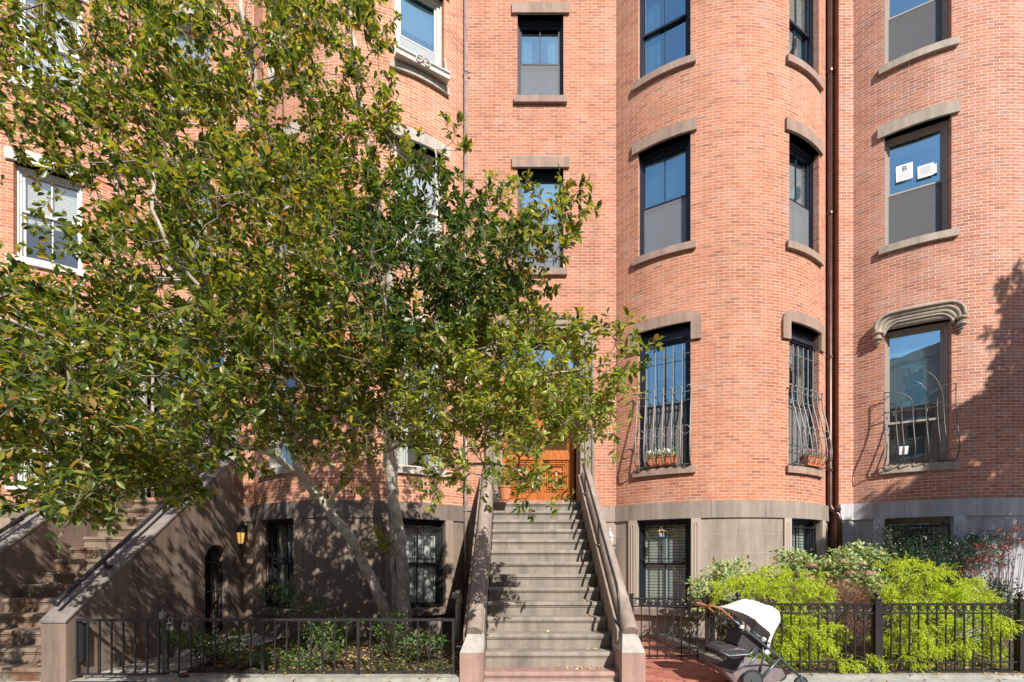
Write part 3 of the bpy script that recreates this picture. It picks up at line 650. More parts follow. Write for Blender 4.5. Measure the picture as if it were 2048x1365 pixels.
# ---------------------------------------------------------------- ground
def sheet(name, pts, mat, kind='structure', label=None, cat=None):
    g = MB(); g.q(pts, [(p[0], p[1]) for p in pts]); o = g.build(name, mat); o['kind'] = kind; return o
sheet('ground', [(-300, -300, -.14), (300, -300, -.14), (300, 300, -.14), (-300, 300, -.14)], 'asphalt')
g = MB(); g.box((-60, 3.2, -.13), (60, 11, 0)); tag(g.build('pavement', 'concrete'), kind='structure')
g = MB(); g.box((-60, 3.0, -.13), (60, 3.195, .0)); tag(g.build('kerb', 'kerb'), kind='structure')
gz = lambda y: .03+max(0, (y-7.2))*.065
sheet('path', [(-5.85, 6.0, .03), (-4.75, 6.0, .03), (-4.55, 9.97, .06), (-5.85, 9.97, .06)], 'concrete')
g = MB(); g.q([(-4.75, 6.2, .05), (-.68, 6.2, .05), (-.68, 10, .09), (-4.55, 10, .09)]); g.q([(3.2, 6.4, .04), (13, 6.4, .04), (13, 10.2, .12), (3.1, 10.2, .12)])
tag(g.build('garden_soil', 'soil'), kind='structure')
sheet('brick_path', [(1.74, 5.0, .012), (3.6, 5.0, .012), (3.2, 10.0, .02), (1.74, 10.0, .02)], 'paver')
g = MB(); g.prism([(3.07, 6.28), (3.22, 6.28), (3.24, 6.50), (3.17, 9.3), (3.0, 9.3)], -.02, .15, 2); g.prism([(3.221, 6.28), (13, 6.28), (13, 6.50), (3.24, 6.50)], -.02, .045, 2); tag(g.build('stone_edging', 'kerb'), 'light grey stone edging along the raised bed beside the brick path', 'edging')
g = MB()
g.prism([(-4.72, 5.95), (-.68, 5.95), (-.68, 6.22), (-4.72, 6.22), (-4.8, 6.18), (-4.84, 6.08), (-4.8, 5.99)], -.02, .085, 2)
tag(g.build('stone_edging', 'kerb'), 'pale stone edging with rounded end under the low garden railing', 'edging')

# ---------------------------------------------------------------- stoops
def stoop(name, label, xi0, xi1, z0, cheek, mats, left=False):
    root = thing(name, ((xi0+xi1)/2, 7.8, 0), label, 'stoop'); t, r = .27, .2108
    for i in range(0, 14):
        y, z = 6.1+t*i, R(z0)+r*i
        s = MB(); last = i == 13; d = .75 if last else t+.03
        pr = [(y-.012, z-.05), (y-.004, z-.012), (y+.012, z), (y+d, z), (y+d, z-.055), (y-.006, z-.055)]
        s.prism(pr, xi0+.002, xi1-.002, 0)
        s.box((xi0+.003, y+.022, max(0, z-r-.01)), (xi1-.003, y+d+.02, z-.056))
        s.box((xi0+.003, y+.006, z-.078), (xi1-.003, y+.0215, z-.056))
        s.build('step', mats['pink'] if (i <= 0 or (i == 1 and False)) and mats.get('pink') else mats['step'], root)
    if not left:
        for (a, b, nm) in ((xi0-.31, xi0-.001, 'left'), (xi1+.001, xi1+.31, 'right')):
            c = MB(); yb, ye = 6.28, 9.93; zt = lambda y: R(-1.34)+.781*(y-6.28)+.40
            c.prism([(yb, 0), (ye, 0), (ye, zt(ye)), (yb, zt(yb))], a+.012, b-.012 if nm == 'left' else b-.012, 0); c.build('cheek_wall', mats['wall'], root)
            xc = (a+b)/2+(.015 if nm == 'left' else .02)
            k = MB(); n = 18; y1 = 9.85; off = .045
            k.tube([(xc, 6.2, zt(6.2)+off), (xc, 6.24, zt(6.24)+off), (xc, y1, zt(y1)+off)], [.105, .112, .112], 20); k.build('coping', mats['cope'], root, smooth=False)
            w_ = MB(); x0, x1 = a, b
            w_.box((x0, 5.95, 0), (x1, 6.5, R(-1.185))); w_.build('newel', mats['pink'], root)
            w_ = MB(); zb = R(-1.185)+.001; zc = R(-.985)
            w_.add([(x0+.001, 5.952, zb), (x1-.001, 5.952, zb), (x1-.001, 6.5, zb), (x0+.001, 6.5, zb), (x0+.07, 6.2, zc), (x1-.07, 6.2, zc), (x1-.02, 6.5, zc+.12), (x0+.02, 6.5, zc+.12)], [(3, 2, 1, 0), (4, 5, 6, 7), (0, 1, 5, 4), (1, 2, 6, 5), (2, 3, 7, 6), (3, 0, 4, 7)])
            w_.build('newel_cap', mats['cap'], root)
        hr = MB(); hx = xi1+.05; zr = lambda y: R(z0)+.781*(y-6.1)+.86
        hr.tube([(hx+.04, 6.36, R(-.98)), (hx+.01, 6.345, R(-.9)), (hx, 6.34, R(-.6)), (hx, 6.36, R(-.50)), (hx, 6.40, R(-.42)), (hx, 6.48, zr(6.48)), (hx, 9.45, zr(9.45)), (hx, 9.6, zr(9.6)+.05), (hx+.06, 9.75, zr(9.6)+.06)], .021, 10)
        h_ = hr.build('handrail', 'black', root, smooth=True)
        for y in (7.8, 9.2):
            b_ = MB(); b_.tube([(hx, y, zr(y)), (hx, y, zr(y)-.36), (hx+.03, y, zr(y)-.42)], .016, 8); b_.tube([(hx-.0, y, zr(y)-.43), (hx+.05, y, zr(y)-.43)], .03, 8); b_.build('rail_bracket', 'black', h_)
    else:
        for (a, b) in ((xi0-.33, xi0-.001), (xi1+.001, xi1+.33)):
            c = MB(); zt = lambda y: R(-.80)+.82*(y-6.0); ye = 9.55
            if a > xi0:    # right hand cheek with the little arched way under the stoop
                hy0, hy1, hz = 8.73, 9.42, R(.02)
                c.prism([(6.0, 0), (hy0, 0), (hy0, zt(hy0)), (6.0, zt(6.0))], a, b, 0); c.prism([(hy1, 0), (9.96, 0), (9.96, zt(ye)), (ye, zt(ye)), (hy1, zt(hy1))], a, b, 0)
                arch = [(hy0, zt(hy0)), (hy0, hz)]
                for i in range(1, 12):
                    t_ = math.pi-math.pi*i/12; arch.append(((hy0+hy1)/2+.345*math.cos(t_), hz+.33*math.sin(t_)))
                arch += [(hy1, hz), (hy1, zt(hy1))]
                vs = []; n = len(arch)
                # build the arch head as vertical strips
                for (ya, za), (yb_, zb_) in zip(arch[1:-2], arch[2:-1]): c.prism([(ya, za), (yb_, zb_), (yb_, zt(yb_)), (ya, zt(ya))], a, b, 0)
            else: c.prism([(6.0, 0), (9.96, 0), (9.96, zt(ye)), (ye, zt(ye)), (6.0, zt(6.0))], a, b, 0)
            c.build('cheek_wall', mats['wall'], root)
            k = MB(); k.prism([(5.985, zt(6.0)+.002), (ye, zt(ye)+.002), (9.97, zt(ye)+.002), (9.97, zt(ye)+.05), (ye, zt(ye)+.05), (5.985, zt(6.0)+.03)], a-.012, b+.012, 0); k.build('coping', mats['cope'], root)
            hx = (a+b)/2+(-.0); zr = lambda y: zt(y)+.23
            h = MB(); h.tube([(hx, 6.03, zr(6.03)-.03), (hx, 6.08, zr(6.08)), (hx, 9.5, zr(9.5))], .031, 10); h_ = h.build('handrail', 'black', root, smooth=True)
            for y in (6.75, 8.05, 9.2):
                b_ = MB(); b_.tube([(hx, y, zr(y)), (hx, y+.02, zr(y)-.1), (hx, y+.09, zt(y+.09)+.05)], .019, 8); b_.box((hx-.045, y+.05, zt(y)+.07), (hx+.045, y+.15, zt(y)+.14)); b_.build('rail_bracket', 'black', h_)
        # iron gate and dark passage below the stoop
        x = xi1+.20; gt = thing('iron_gate', (x, 9.07, 0), 'narrow arched black iron gate in the side of the left stoop', 'gate')
        f = MB(); f.box((x, 8.75, .2), (x+.03, 8.78, R(.02))); f.box((x, 9.38, .2), (x+.03, 9.41, R(.02))); f.box((x, 8.78, R(-.02)), (x+.03, 9.38, R(.02))); f.box((x, 8.78, .25), (x+.03, 9.38, .28)); f.box((x, 8.78, 1.0), (x+.03, 9.38, 1.03)); f.build('gate_frame', 'black', gt)
        for i in range(5):
            b_ = MB(); yy = 8.86+.105*i; b_.box((x+.006, yy, .281), (x+.022, yy+.016, .999)); b_.box((x+.006, yy, 1.031), (x+.022, yy+.016, R(-.021))); b_.box((x+.006, yy, R(.021)), (x+.022, yy+.016, R(.02)+.33*math.sqrt(max(0, 1-((yy-9.075)/.345)**2)))); b_.build('bar', 'black', gt)
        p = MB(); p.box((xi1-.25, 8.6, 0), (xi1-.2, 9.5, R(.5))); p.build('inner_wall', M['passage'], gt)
    return root
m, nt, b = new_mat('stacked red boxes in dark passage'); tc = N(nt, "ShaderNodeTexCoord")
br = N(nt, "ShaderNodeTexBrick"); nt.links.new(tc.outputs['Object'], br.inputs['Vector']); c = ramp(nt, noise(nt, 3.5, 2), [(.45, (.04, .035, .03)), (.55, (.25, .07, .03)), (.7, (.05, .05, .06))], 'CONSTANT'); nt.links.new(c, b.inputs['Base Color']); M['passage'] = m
stoopC = stoop('stoop', 'taupe painted stoop with rounded copings and pinkish foot rising to the orange double door', -.36, 1.45, -1.468, .3, dict(step='step_c', pink='pink_c', wall='stoop_c', cope='coping_c', cap='cream_cap'))
stoopB = stoop('stoop', 'shaded brown stoop with flat sloping cheek walls and rust stained steps at the left', -8.02, -6.2, -1.418, .33, dict(step='step_b', wall='cheek_b', cope='cap_b'), left=True)
g = MB(); g.box((-5.868, 6.16, .25), (-5.82, 6.26, .77)); g.box((-5.819, 6.165, .27), (-5.80, 6.255, .75)); tag(g.build('junction_box', 'black'), 'black metal box fixed to the side of the left stoop beside the railing gate', 'utility box')

# ---------------------------------------------------------------- railings
def low_railing():
    Y, zt, zb = 6.15, R(-.76), .115
    root = thing('garden_railing', (-3.0, Y, 0), 'low black iron railing with plain square bars in front of the magnolia bed', 'railing')
    x0, x1 = (331-1022)*Y/F, (909-1022)*Y/F; r = MB(); r.box((x0, Y-.02, zt-.035), (x1, Y+.02, zt)); r.build('top_rail', 'fence_b', root)
    r = MB(); r.box((x0, Y-.012, zb), (x1, Y+.012, zb+.02)); r.build('bottom_rail', 'fence_b', root)
    r = MB(); r.tube([(x1+.02, Y, .46), (-.64, Y, .46)], .012, 8); r.build('wall_tie', 'fence_b', root)
    posts = [x0+.02, (526-1022)*Y/F, (717-1022)*Y/F, x1-.015]; n = 0; proto = None
    for k, x in enumerate(posts):
        p = MB(); p.box((x-.017, Y-.017, .0), (x+.017, Y+.017, zt-.036)); p.build('post', 'fence_b', root)
    for a, b in zip(posts[:-1], posts[1:]):
        for i in range(1, 8):
            x = a+(b-a)*i/8
            if proto is None:
                p = MB(); p.box((x-.008, Y-.008, zb+.021), (x+.008, Y+.008, zt-.036)); proto = p.build('picket', 'fence_b', root); px = x
            else: put(proto, 'picket', (x-px, 0, 0), root)
    return root
low_railing()
def side_gate():
    Y, zt = 6.15, R(-.765)
    root = thing('railing_gate', (-6.1, Y, 0), 'low black iron gate with latch standing between left stoop and garden railing', 'gate')
    x0, x1 = -6.88+.0, -5.50; x0 = -6.86
    x0 = (152-1022)*Y/F; x1 = (331-1022)*Y/F
    f = MB(); f.box((x0, Y-.02, zt-.035), (x1, Y+.02, zt)); f.box((x0, Y-.015, .07), (x1, Y+.015, .10)); f.box((x0, Y-.015, .101), (x0+.03, Y+.015, zt-.036)); f.box((x1-.035, Y-.015, .101), (x1, Y+.015, zt-.036)); f.build('gate_frame', 'black', root)
    for i in range(1, 8):
        x = x0+(x1-x0)*i/7.55; p = MB(); p.box((x-.009, Y-.009, .101), (x+.009, Y+.009, zt-.036)); p.build('picket', 'black', root)
    l = MB(); l.box((x1-.06, Y-.04, zt+.001), (x1-.01, Y+.02, zt+.07)); l.tube([(x1-.05, Y-.05, zt+.085), (x1+.05, Y-.05, zt+.085)], .012, 6); l.tube([(x1, Y-.05, zt+.04), (x1, Y-.05, zt+.13)], .012, 6); l.build('latch', 'iron_grey', root)
    return root
# the left gate reaches over to the stoop cheek (its own plane is the railing's)
side_gate()
def ring_railing(name, label, cat, p0, p1, posts, zt, zb, post_w=.085, balls=True, ring_d=.127, bars_to=None):
    """railing with a row of rings between its two upper rails, from p0 to p1"""
    p0, p1 = Vector((*p0, 0)), Vector((*p1, 0)); d = p1-p0; L = d.length; t = d.normalized()
    mt = Matrix.Identity(4); mt.col[0] = (*t, 0); mt.col[1] = (-t.y, t.x, 0, 0); mt.col[3] = (*p0, 1)
    root = thing(name, tuple((p0+p1)/2), label, cat)
    gap = .13
    for nm, z in (('top_rail', zt), ('ring_rail', zt-gap), ('lower_rail', zb+.13), ('bottom_rail', zb)):
        r = MB(); r.box((0, -.018, z-.022), (L, .018, z), mt); r.build(nm, 'fence_c', root)
    n = int(L/ring_d); step = L/n; pr = pk = None
    for i in range(n):
        x = step*(i+.5)
        if pr is None:
            r = MB(); r.ring((x, 0, zt-gap/2-.0), .043, .0085, mt, 14); pr = r.build('ring', 'fence_c', root)
        else: put(pr, 'ring', t*(step*i), root)
        if i:
            xb = step*i
            if pk is None:
                r = MB(); r.box((xb-.008, -.008, (bars_to or zb)-.0), (xb+.008, .008, zt-gap-.022), mt); r.box((xb-.01, -.006, zt-gap+.003), (xb+.01, .006, zt-.024), mt); pk = r.build('picket', 'fence_c', root); b0 = xb
            else: put(pk, 'picket', t*(xb-b0), root)
    for x in posts:
        r = MB(); h = post_w/2; r.box((x-h, -h, 0), (x+h, h, zt+.045), mt); r.box((x-h-.012, -h-.012, zt+.046), (x+h+.012, h+.012, zt+.06), mt); po = r.build('post', 'fence_c', root)
        if balls:
            r = MB(); m2 = mt @ Matrix.Translation((x, 0, zt+.06)); r.lathe([(.03, 0), (.02, .015), (.016, .03)], 12, m2); r.ball((0, 0, .062), .036, m2, 14); r.build('ball_finial', 'fence_c', po, smooth=True)
    return root
ZT = R(-.575)
ring_railing('garden_railing', 'dark iron railing with a row of rings along the front of the golden shrubs', 'railing', (3.17, 6.4), (12.4, 6.4), [.02, 1.97, 3.99, 6.0, 8.0], ZT, R(-1.52), .088)
ring_railing('garden_railing', 'short dark iron ring railing running back beside the stroller handle', 'railing', (3.27, 7.42), (3.18, 6.47), [0.03], ZT, R(-1.52), .06)
rg = ring_railing('iron_gate', 'dark iron gate with ring row across the brick path beside the stoop', 'gate', (1.99, 7.4), (3.16, 7.4), [], ZT, R(-1.51), bars_to=.03)
r = MB(); r.box((1.93, 7.36, 0), (1.985, 7.43, ZT+.05)); r.box((1.92, 7.35, ZT+.051), (1.995, 7.44, ZT+.065)); r.build('post', 'fence_c', rg)
r = MB(); r.box((3.165, 7.37, .02), (3.215, 7.43, ZT+.03)); r.build('post', 'fence_c', rg)

# ---------------------------------------------------------------- window guards
def belly_guard(name, label, o, mat, dz0=0.0):
    mt, wd = o['M'], o['w']; hh = o['z'][1]-o['z'][0]
    root = thing(name, tuple((mt @ Vector((0, 0, 0)))), label, 'window guard', 'bellied iron guards over the ground floor bow windows')
    xs = [(-.5+i/6)*(wd+.02) for i in range(7)]
    zr = 1.50
    def bp(t, e=0):           # belly profile: offset outwards (negative y) against height
        pts = [(-.05, zr+.05), (-.07, zr-.2), (-.14, 1.0), (-.215, .62), (-.25, .36), (-.24, .2), (-.19, .09), (-.10, .035), (.05, .02)]
        return pts
    for i, x in enumerate(xs):
        b = MB(); pts = []
        n = 8
        for k in range(n): t = math.pi*(1-k/(n-1)); pts.append((x+.035*math.cos(t)+.0, -.05-.01, zr+.09+.035*math.sin(t)))
        pts = [(p[0]-.035, p[1], p[2]) for p in pts]
        pts += [(x, y, z) for y, z in bp(0)]
        # smooth the belly
        b.tube(pts, .0125, 6, mt); b.build('belly_bar', mat, root, smooth=True)
        if 0 < i < 6:
            b = MB(); b.tube([(x, .03, .03), (x, .03, hh-.40)], .0115, 6, mt); b.build('bar', mat, root)
    r = MB(); r.tube([(xs[0], -.055, zr), (xs[-1], -.055, zr)], .009, 6, mt); r.build('rail', mat, root)
    r = MB(); r.tube([(xs[0], .03, zr-.14), (xs[-1], .03, zr-.14)], .009, 6, mt); r.build('rail', mat, root)
    r = MB(); r.tube([(xs[0]-.03, .03, hh-.60), (xs[-1]+.05, .03, hh-.60)], .009, 6, mt); r.build('rail', mat, root)
    r = MB(); r.tube([(xs[0], -.10, .03), (xs[-1], -.10, .03)], .009, 6, mt); r.build('rail', mat, root)
    for s in (0, -1):
        r = MB(); r.tube([(xs[s], -.245, .30), (xs[s], .06, .30)], .007, 6, mt); r.build('wall_tie', mat, root)
        r = MB(); r.tube([(xs[s], -.05, zr), (xs[s], .06, zr)], .007, 6, mt); r.build('wall_tie', mat, root)
    for i in range(6):
        r = MB(); r.ring(((xs[i]+xs[i+1])/2, -.20, .70), (xs[1]-xs[0])/2-.004, .0085, mt, 20); r.build('ring', mat, root, smooth=True)
    return root
belly_guard('window_guard', 'bellied grey iron guard with hooked bars over the bow window nearest the entrance', bayC[2], 'iron_grey')
belly_guard('window_guard', 'bellied iron guard seen side on over the bow window beside the brown downpipe', bayC[3], 'iron_dark' if 0 else 'iron_grey')
def arch_guard(o):
    mt, wd = o['M'], o['w']; root = thing('window_guard', tuple(mt @ Vector((0, 0, 0))), 'dark iron guard with pointed arch and small crosses under the hooded window', 'window guard')
    X = wd/2+.03; xs = [-X+2*X*i/6 for i in range(7)]; zr = 1.08
    low = lambda x: [(x, -.13, zr-.1), (x, -.17, .75), (x, -.25, .45), (x, -.29, .3), (x, -.26, .14), (x, -.16, .05), (x, -.02, .03)]
    def seg(pts, nm='bar'): b = MB(); b.tube(pts, .010, 6, mt); return b.build(nm, 'iron_dark', root, smooth=True)
    # centre pointed arch between xs[1] and xs[5]
    def arch(x0, x1, z0, z1, n=9): return [(x0+(x1-x0)*(1-math.cos(math.pi/2*i/n)), -.12, z0+(z1-z0)*math.sin(math.pi/2*i/n)) for i in range(n+1)]
    zc = 1.86; za = 1.12
    A = arch(xs[1], xs[3], za, zc); A[-1] = (xs[3], -.12, zc+.01)
    seg(low(xs[1])[::-1]+[(xs[1], -.12, zr)]+A); B = [(2*xs[3]-x, y, z) for x, y, z in A]
    seg(low(xs[5])[::-1]+[(xs[5], -.12, zr)]+B)
    seg(low(xs[0])[::-1]+[(xs[0], -.12, zr), (xs[0], -.12, 1.52)]); seg(low(xs[6])[::-1]+[(xs[6], -.12, zr), (xs[6], -.12, 1.52)])
    q1 = [(xs[0]+(2.45*(xs[1]-xs[0]))*math.sin(math.pi/2*i/9), -.12, 1.2+.32*math.cos(math.pi/2*i/9)) for i in range(10)]
    xm = q1[-1][0]; seg(q1+[(xm, -.12, zr)]+low(xm)[0:]); seg([(-x, y, z) for x, y, z in q1]+[(-xm, -.12, zr)]+low(-xm))
    for x in (xs[2]-.09, xs[4]+.09):
        seg(low(x)[::-1]+[(x, -.12, zr), (x, -.12, 1.24)])
        c = MB(); c.ball((x, -.12, 1.26), .014, mt, 8); c.tube([(x-.05, -.12, 1.17), (x+.05, -.12, 1.17)], .009, 6, mt); c.ball((x-.05, -.12, 1.17), .013, mt, 6); c.ball((x+.05, -.12, 1.17), .013, mt, 6); c.build('cross_finial', 'iron_dark', root)
    r = MB(); r.tube([(xs[0], -.12, zr+.02), (xs[-1], -.12, zr+.02)], .010, 6, mt); r.build('rail', 'iron_dark', root)
    r = MB(); r.tube([(xs[0], -.06, .035), (xs[-1], -.06, .035)], .010, 6, mt); r.build('rail', 'iron_dark', root)
    for s in (0, -1):
        for z in (1.1, 1.42): r = MB(); r.tube([(xs[s], -.12, z), (xs[s], .06, z)], .008, 6, mt); r.build('wall_tie', 'iron_dark', root)
arch_guard(bayD[2])
def flat_guard(o, label, mid=.55, root_name='window_guard'):
    mt, wd = o['M'], o['w']-.04; hh = o['z'][1]-o['z'][0]; root = thing(root_name, tuple(mt @ Vector((0, 0, 0))), label, 'window guard')
    for i in range(6):
        x = -wd/2+wd*(i+.0)/5; b = MB(); b.box((x-.007, .05, .02), (x+.007, .064, hh-.12), mt); b.build('bar', 'black', root)
    for z in (.04, hh*mid, hh-.17): r = MB(); r.box((-wd/2-.02, .065, z), (wd/2+.02, .08, z+.022), mt); r.build('rail', 'black', root)
    return root
flat_guard(bayC[0], 'straight black bars over the shuttered basement window by the brick path')
flat_guard(bayC[1], 'straight bars over the basement window beside the downpipe foot')
flat_guard(bayB[0], 'black bars over the shadowed basement window behind the lit lantern')
flat_guard(bayB[1], 'black bars over the basement window with white curtains right of the trunks')
flat_guard(bayD[0], 'black bars over the basement window behind the dark green shrub')
flat_guard(bayA[3], 'black bars over the tall white window at the left edge', .5)
flat_guard(bayB[3], 'black bars over the ground floor window hidden behind the magnolia crown', .5) if 0 else None

# ---------------------------------------------------------------- downpipes
def pipe(label, x, Y, z0, z1, r, mat, offs=None):
    root = thing('downpipe', (x, Y, 0), label, 'drainpipe')
    p = MB(); path = [(x, Y, z1), (x, Y, R(1.26))]
    if offs: path += [(x+.01, Y-.03, R(1.16)), (x+offs, Y-.13, R(1.02)), (x+offs+.02, Y-.15, R(.9)), (x+offs+.02, Y-.15, z0)]
    else: path += [(x, Y, z0)]
    p.tube(path, r, 12); p.build('pipe', mat, root, smooth=True)
    for z in (R(10.7), R(7.6), R(4.46), R(2.0), R(1.13)):
        c = MB(); off = (offs or 0)*(z < R(1.2)); c.tube([(x+off, Y-(.13 if off else 0), z-.02), (x+off, Y-(.13 if off else 0), z+.03)], r+.012, 12); c.box((x+off, Y-.01, z-.012), (x+off+.12, Y+.006, z+.012)); c.build('pipe_bracket', mat, root)
pipe('brown copper downpipe in the recess between the two right houses', 6.955, 9.93, .2, ZTOP, .052, 'copper', .09)
pipe('thin reddish downpipe between the entrance wall and the left bow front', -.985, 9.93, .2, ZTOP, .042, 'alu')
pipe('thin downpipe behind the left branches beside the far left bow front', -8.62, 9.93, .2, ZTOP, .042, 'alu')
p = MB(); v = at(917, 1200, 8.2); p.tube([(v.x-.02, v.y, .2), (v.x+.0, v.y, 1.0), (v.x+.0, v.y, 1.1), (v.x+.01, v.y, v.z-.05)], .048, 12); p.tube([(v.x+.01, v.y, v.z-.06), (v.x+.01, v.y-.01, v.z+.06), (v.x-.01, v.y-.03, v.z+.12), (v.x-.05, v.y-.06, v.z+.11), (v.x-.06, v.y-.07, v.z+.03)], .06, 14)
tag(p.build('vent_pipe', 'pvc', smooth=True, org=(v.x, v.y, 0)), 'pale plastic vent pipe with hooked top beside the left stoop cheek', 'pipe')

# ---------------------------------------------------------------- lanterns
def emis(name, col, st):
    m, nt, b = new_mat(name); b.inputs['Base Color'].default_value = (*col, 1); b.inputs['Emission Color'].default_value = (*col, 1); b.inputs['Emission Strength'].default_value = st; return m
M['lit_amber'] = emis('lit amber lantern glass', (1.0, .55, .14), .5)
M['milk'] = plain('milky lantern glass', (.80, .80, .78), .25)
M['ivory'] = plain('ivory lantern metal', (.74, .72, .64), .4)
def lantern(label, x, Y, z, s, metal, glass, up=True):
    root = thing('wall_lantern', (x, Y, z), label, 'wall lamp')
    mt = Matrix.Translation((x, Y-.13*s, z)) @ Matrix.Scale(s, 4)
    b = MB(); b.lathe([(.05, -.01), (.085, .0), (.09, .012), (.05, .06), (.03, .10), (.012, .125), (.01, .15), (.016, .165), (.004, .18)], 12, mt); b.build('cap', metal, root)
    g = MB(); g.lathe([(.03, -.20), (.05, -.17), (.068, -.02), (.066, -.012)], 6, mt); g.build('lamp_glass', glass, root)
    f = MB()
    for i in range(6): t = math.pi/3*i; f.tube([(.032*math.cos(t), .032*math.sin(t), -.2), (.052*math.cos(t), .052*math.sin(t), -.17), (.07*math.cos(t), .07*math.sin(t), -.01)], .005, 5, mt)
    f.lathe([(.034, -.215), (.036, -.2), (.02, -.23), (.008, -.26)], 10, mt); f.build('cage', metal, root)
    a = MB(); a.tube([(0, .13, .02), (0, .10, .14), (0, .04, .20), (0, .0, .16)] if up else [(0, .13, -.1), (0, .07, -.02), (0, .0, -.22)], .012, 8, mt); a.box((-.045, .115, -.12), (.045, .128, .12), mt); a.build('bracket', metal, root)
lantern('black lantern with milky glass on the brick wall right of the entrance', at(1215, 795, 10).x, 10.0, at(1215, 795, 10).z+.02, 1.0, 'black', 'milk')
lantern('ivory lantern on the taupe basement wall beside the stoop', at(1217, 1066, 10).x, 9.97, at(1217, 1075, 10).z, .95, 'ivory', 'milk')
lantern('black lantern with lit amber glass beside the under stoop gate', at(492, 1068, 10).x, 9.97, at(492, 1066, 10).z, 1.25, 'black', 'lit_amber')
v = at(1228, 1101, 10); g = MB(); g.box((v.x-.035, 9.945, v.z-.1), (v.x+.035, 9.969, v.z+.12)); bx = g.build('doorbell_panel', 'iron_dark', org=tuple(v)); tag(bx, 'small dark doorbell panel on the basement wall below the ivory lantern', 'doorbell')
g = MB(); g.tube([(v.x, 9.945, v.z+.05), (v.x, 9.938, v.z+.05)], .014, 10); g.build('button', 'ivory', bx)

# ---------------------------------------------------------------- key boxes, letter things
for (x, y), lb in (((342, 1252), 'grey key box hanging on the railing gate latch post'), ((372, 1252), 'grey key box hanging further right on the garden railing')):
    v = at(x, y, 6.12); root = thing('key_box', tuple(v), lb, 'key box', 'key boxes hung on the railing')
    b = MB(); b.box((v.x-.035, 6.09, v.z-.055), (v.x+.035, 6.125, v.z+.045)); b.build('body', 'iron_grey', root)
    b = MB(); b.box((v.x-.02, 6.084, v.z-.01), (v.x+.02, 6.0895, v.z+.03)); b.box((v.x-.02, 6.084, v.z-.045), (v.x+.02, 6.0895, v.z-.035)); b.build('keypad', 'black', root)
    b = MB(); b.tube([(v.x-.022, 6.11, v.z+.045), (v.x-.022, 6.11, v.z+.10), (v.x, 6.11, v.z+.125), (v.x+.022, 6.11, v.z+.10), (v.x+.022, 6.11, v.z+.045)], .005, 6); b.build('shackle', 'iron_grey', root)
v = Vector(at(370, 1351, 6.08)); mt = Matrix.Translation((v.x, 6.05, .087)) @ Matrix.Rotation(math.radians(-48), 4, 'Z')
root = thing('toy_car', (v.x, 6.05, .087), 'small dark toy car with red and white top lying on the stone edging', 'toy car')
b = MB(); b.prism([(-.11, .012), (.11, .012), (.115, .03), (.08, .045), (-.095, .045), (-.115, .03)], -.045, .045, 1, mt); b.build('body', 'black', root)
b = MB(); b.box((-.05, -.035, .0455), (.03, .035, .06), mt); b.build('roof', 'paper', root)
b = MB(); b.box((.031, -.033, .0455), (.06, .033, .058), mt); b.build('roof_stripe', 'red_ink', root)
for x in (-.07, .07):
    for y in (-.047, .047): b = MB(); b.tube([(x, y-.008, .015), (x, y+.008, .015)], .017, 10, mt); b.build('wheel', 'iron_dark', root)

# ---------------------------------------------------------------- notices in the windows
def text_mesh(txt, size, mt, name, mat, parent):
    cu = bpy.data.curves.new(name, 'FONT'); cu.body = txt; cu.size = size; cu.extrude = .0008; cu.align_x = 'CENTER'
    tmp = bpy.data.objects.new(name, cu); C.objects.link(tmp); dg = bpy.context.evaluated_depsgraph_get(); me = bpy.data.meshes.new_from_object(tmp.evaluated_get(dg))
    bpy.data.objects.remove(tmp); b = MB()
    for pl in me.polygons: b.q([mt @ Vector((me.vertices[i].co.x, -me.vertices[i].co.z, me.vertices[i].co.y)) for i in pl.vertices])
    return b.build(name, mat, parent)
def notice(o, x, z, w_, h_, y, label, letter=None, lines=5, size=.1, mat='paper', ink='ink', rot=0):
    mt = o['M'] @ Matrix.Translation((x, y, z)) @ Matrix.Rotation(rot, 4, 'Y'); root = thing('paper_notice', tuple(mt @ Vector((0, 0, 0))), label, 'notice')
    p = MB(); p.box((-w_/2, 0, -h_/2), (w_/2, .003, h_/2), mt); p.build('sheet', mat, root)
    if letter: text_mesh(letter, size, mt @ Matrix.Translation((0, -.003, h_*.08)), 'lettering', ink, root)
    l = MB()
    for i in range(lines):
        zz = (-h_*.1 if letter else h_*.36)-i*h_*.09; ww = w_*(.36 if i % 3 else .3); l.box((-ww, -.002, zz), (ww, -.0006, zz+.006), mt)
    if lines: l.build('text_lines', 'iron_grey', root)
notice(bayD[4], -.17, 1.53, .27, .33, .135, 'white notice with a large letter B taped inside the upper sash', 'B', 4, .15)
notice(bayD[4], .165, 1.43, .25, .25, .135, 'white notice with fine print taped right of the letter B sheet', None, 8)
notice(bayD[4], .30, 1.42, .13, .19, .142, 'faint translucent sheet tucked behind the fine print notice', None, 0, mat='sheer')
notice(bayD[2], -.16, .36, .15, .17, .20, 'small sheet with a red figure 1 behind the arched guard', '1', 0, .16, ink='red_ink')
b = MB(); o = bayD[2]; b.box((-.36, .30, .04), (.30, .33, .62), o['M']); tag(b.build('window_board', 'taupe_frame'), 'taupe board standing inside the hooded window behind the figure 1', 'board')

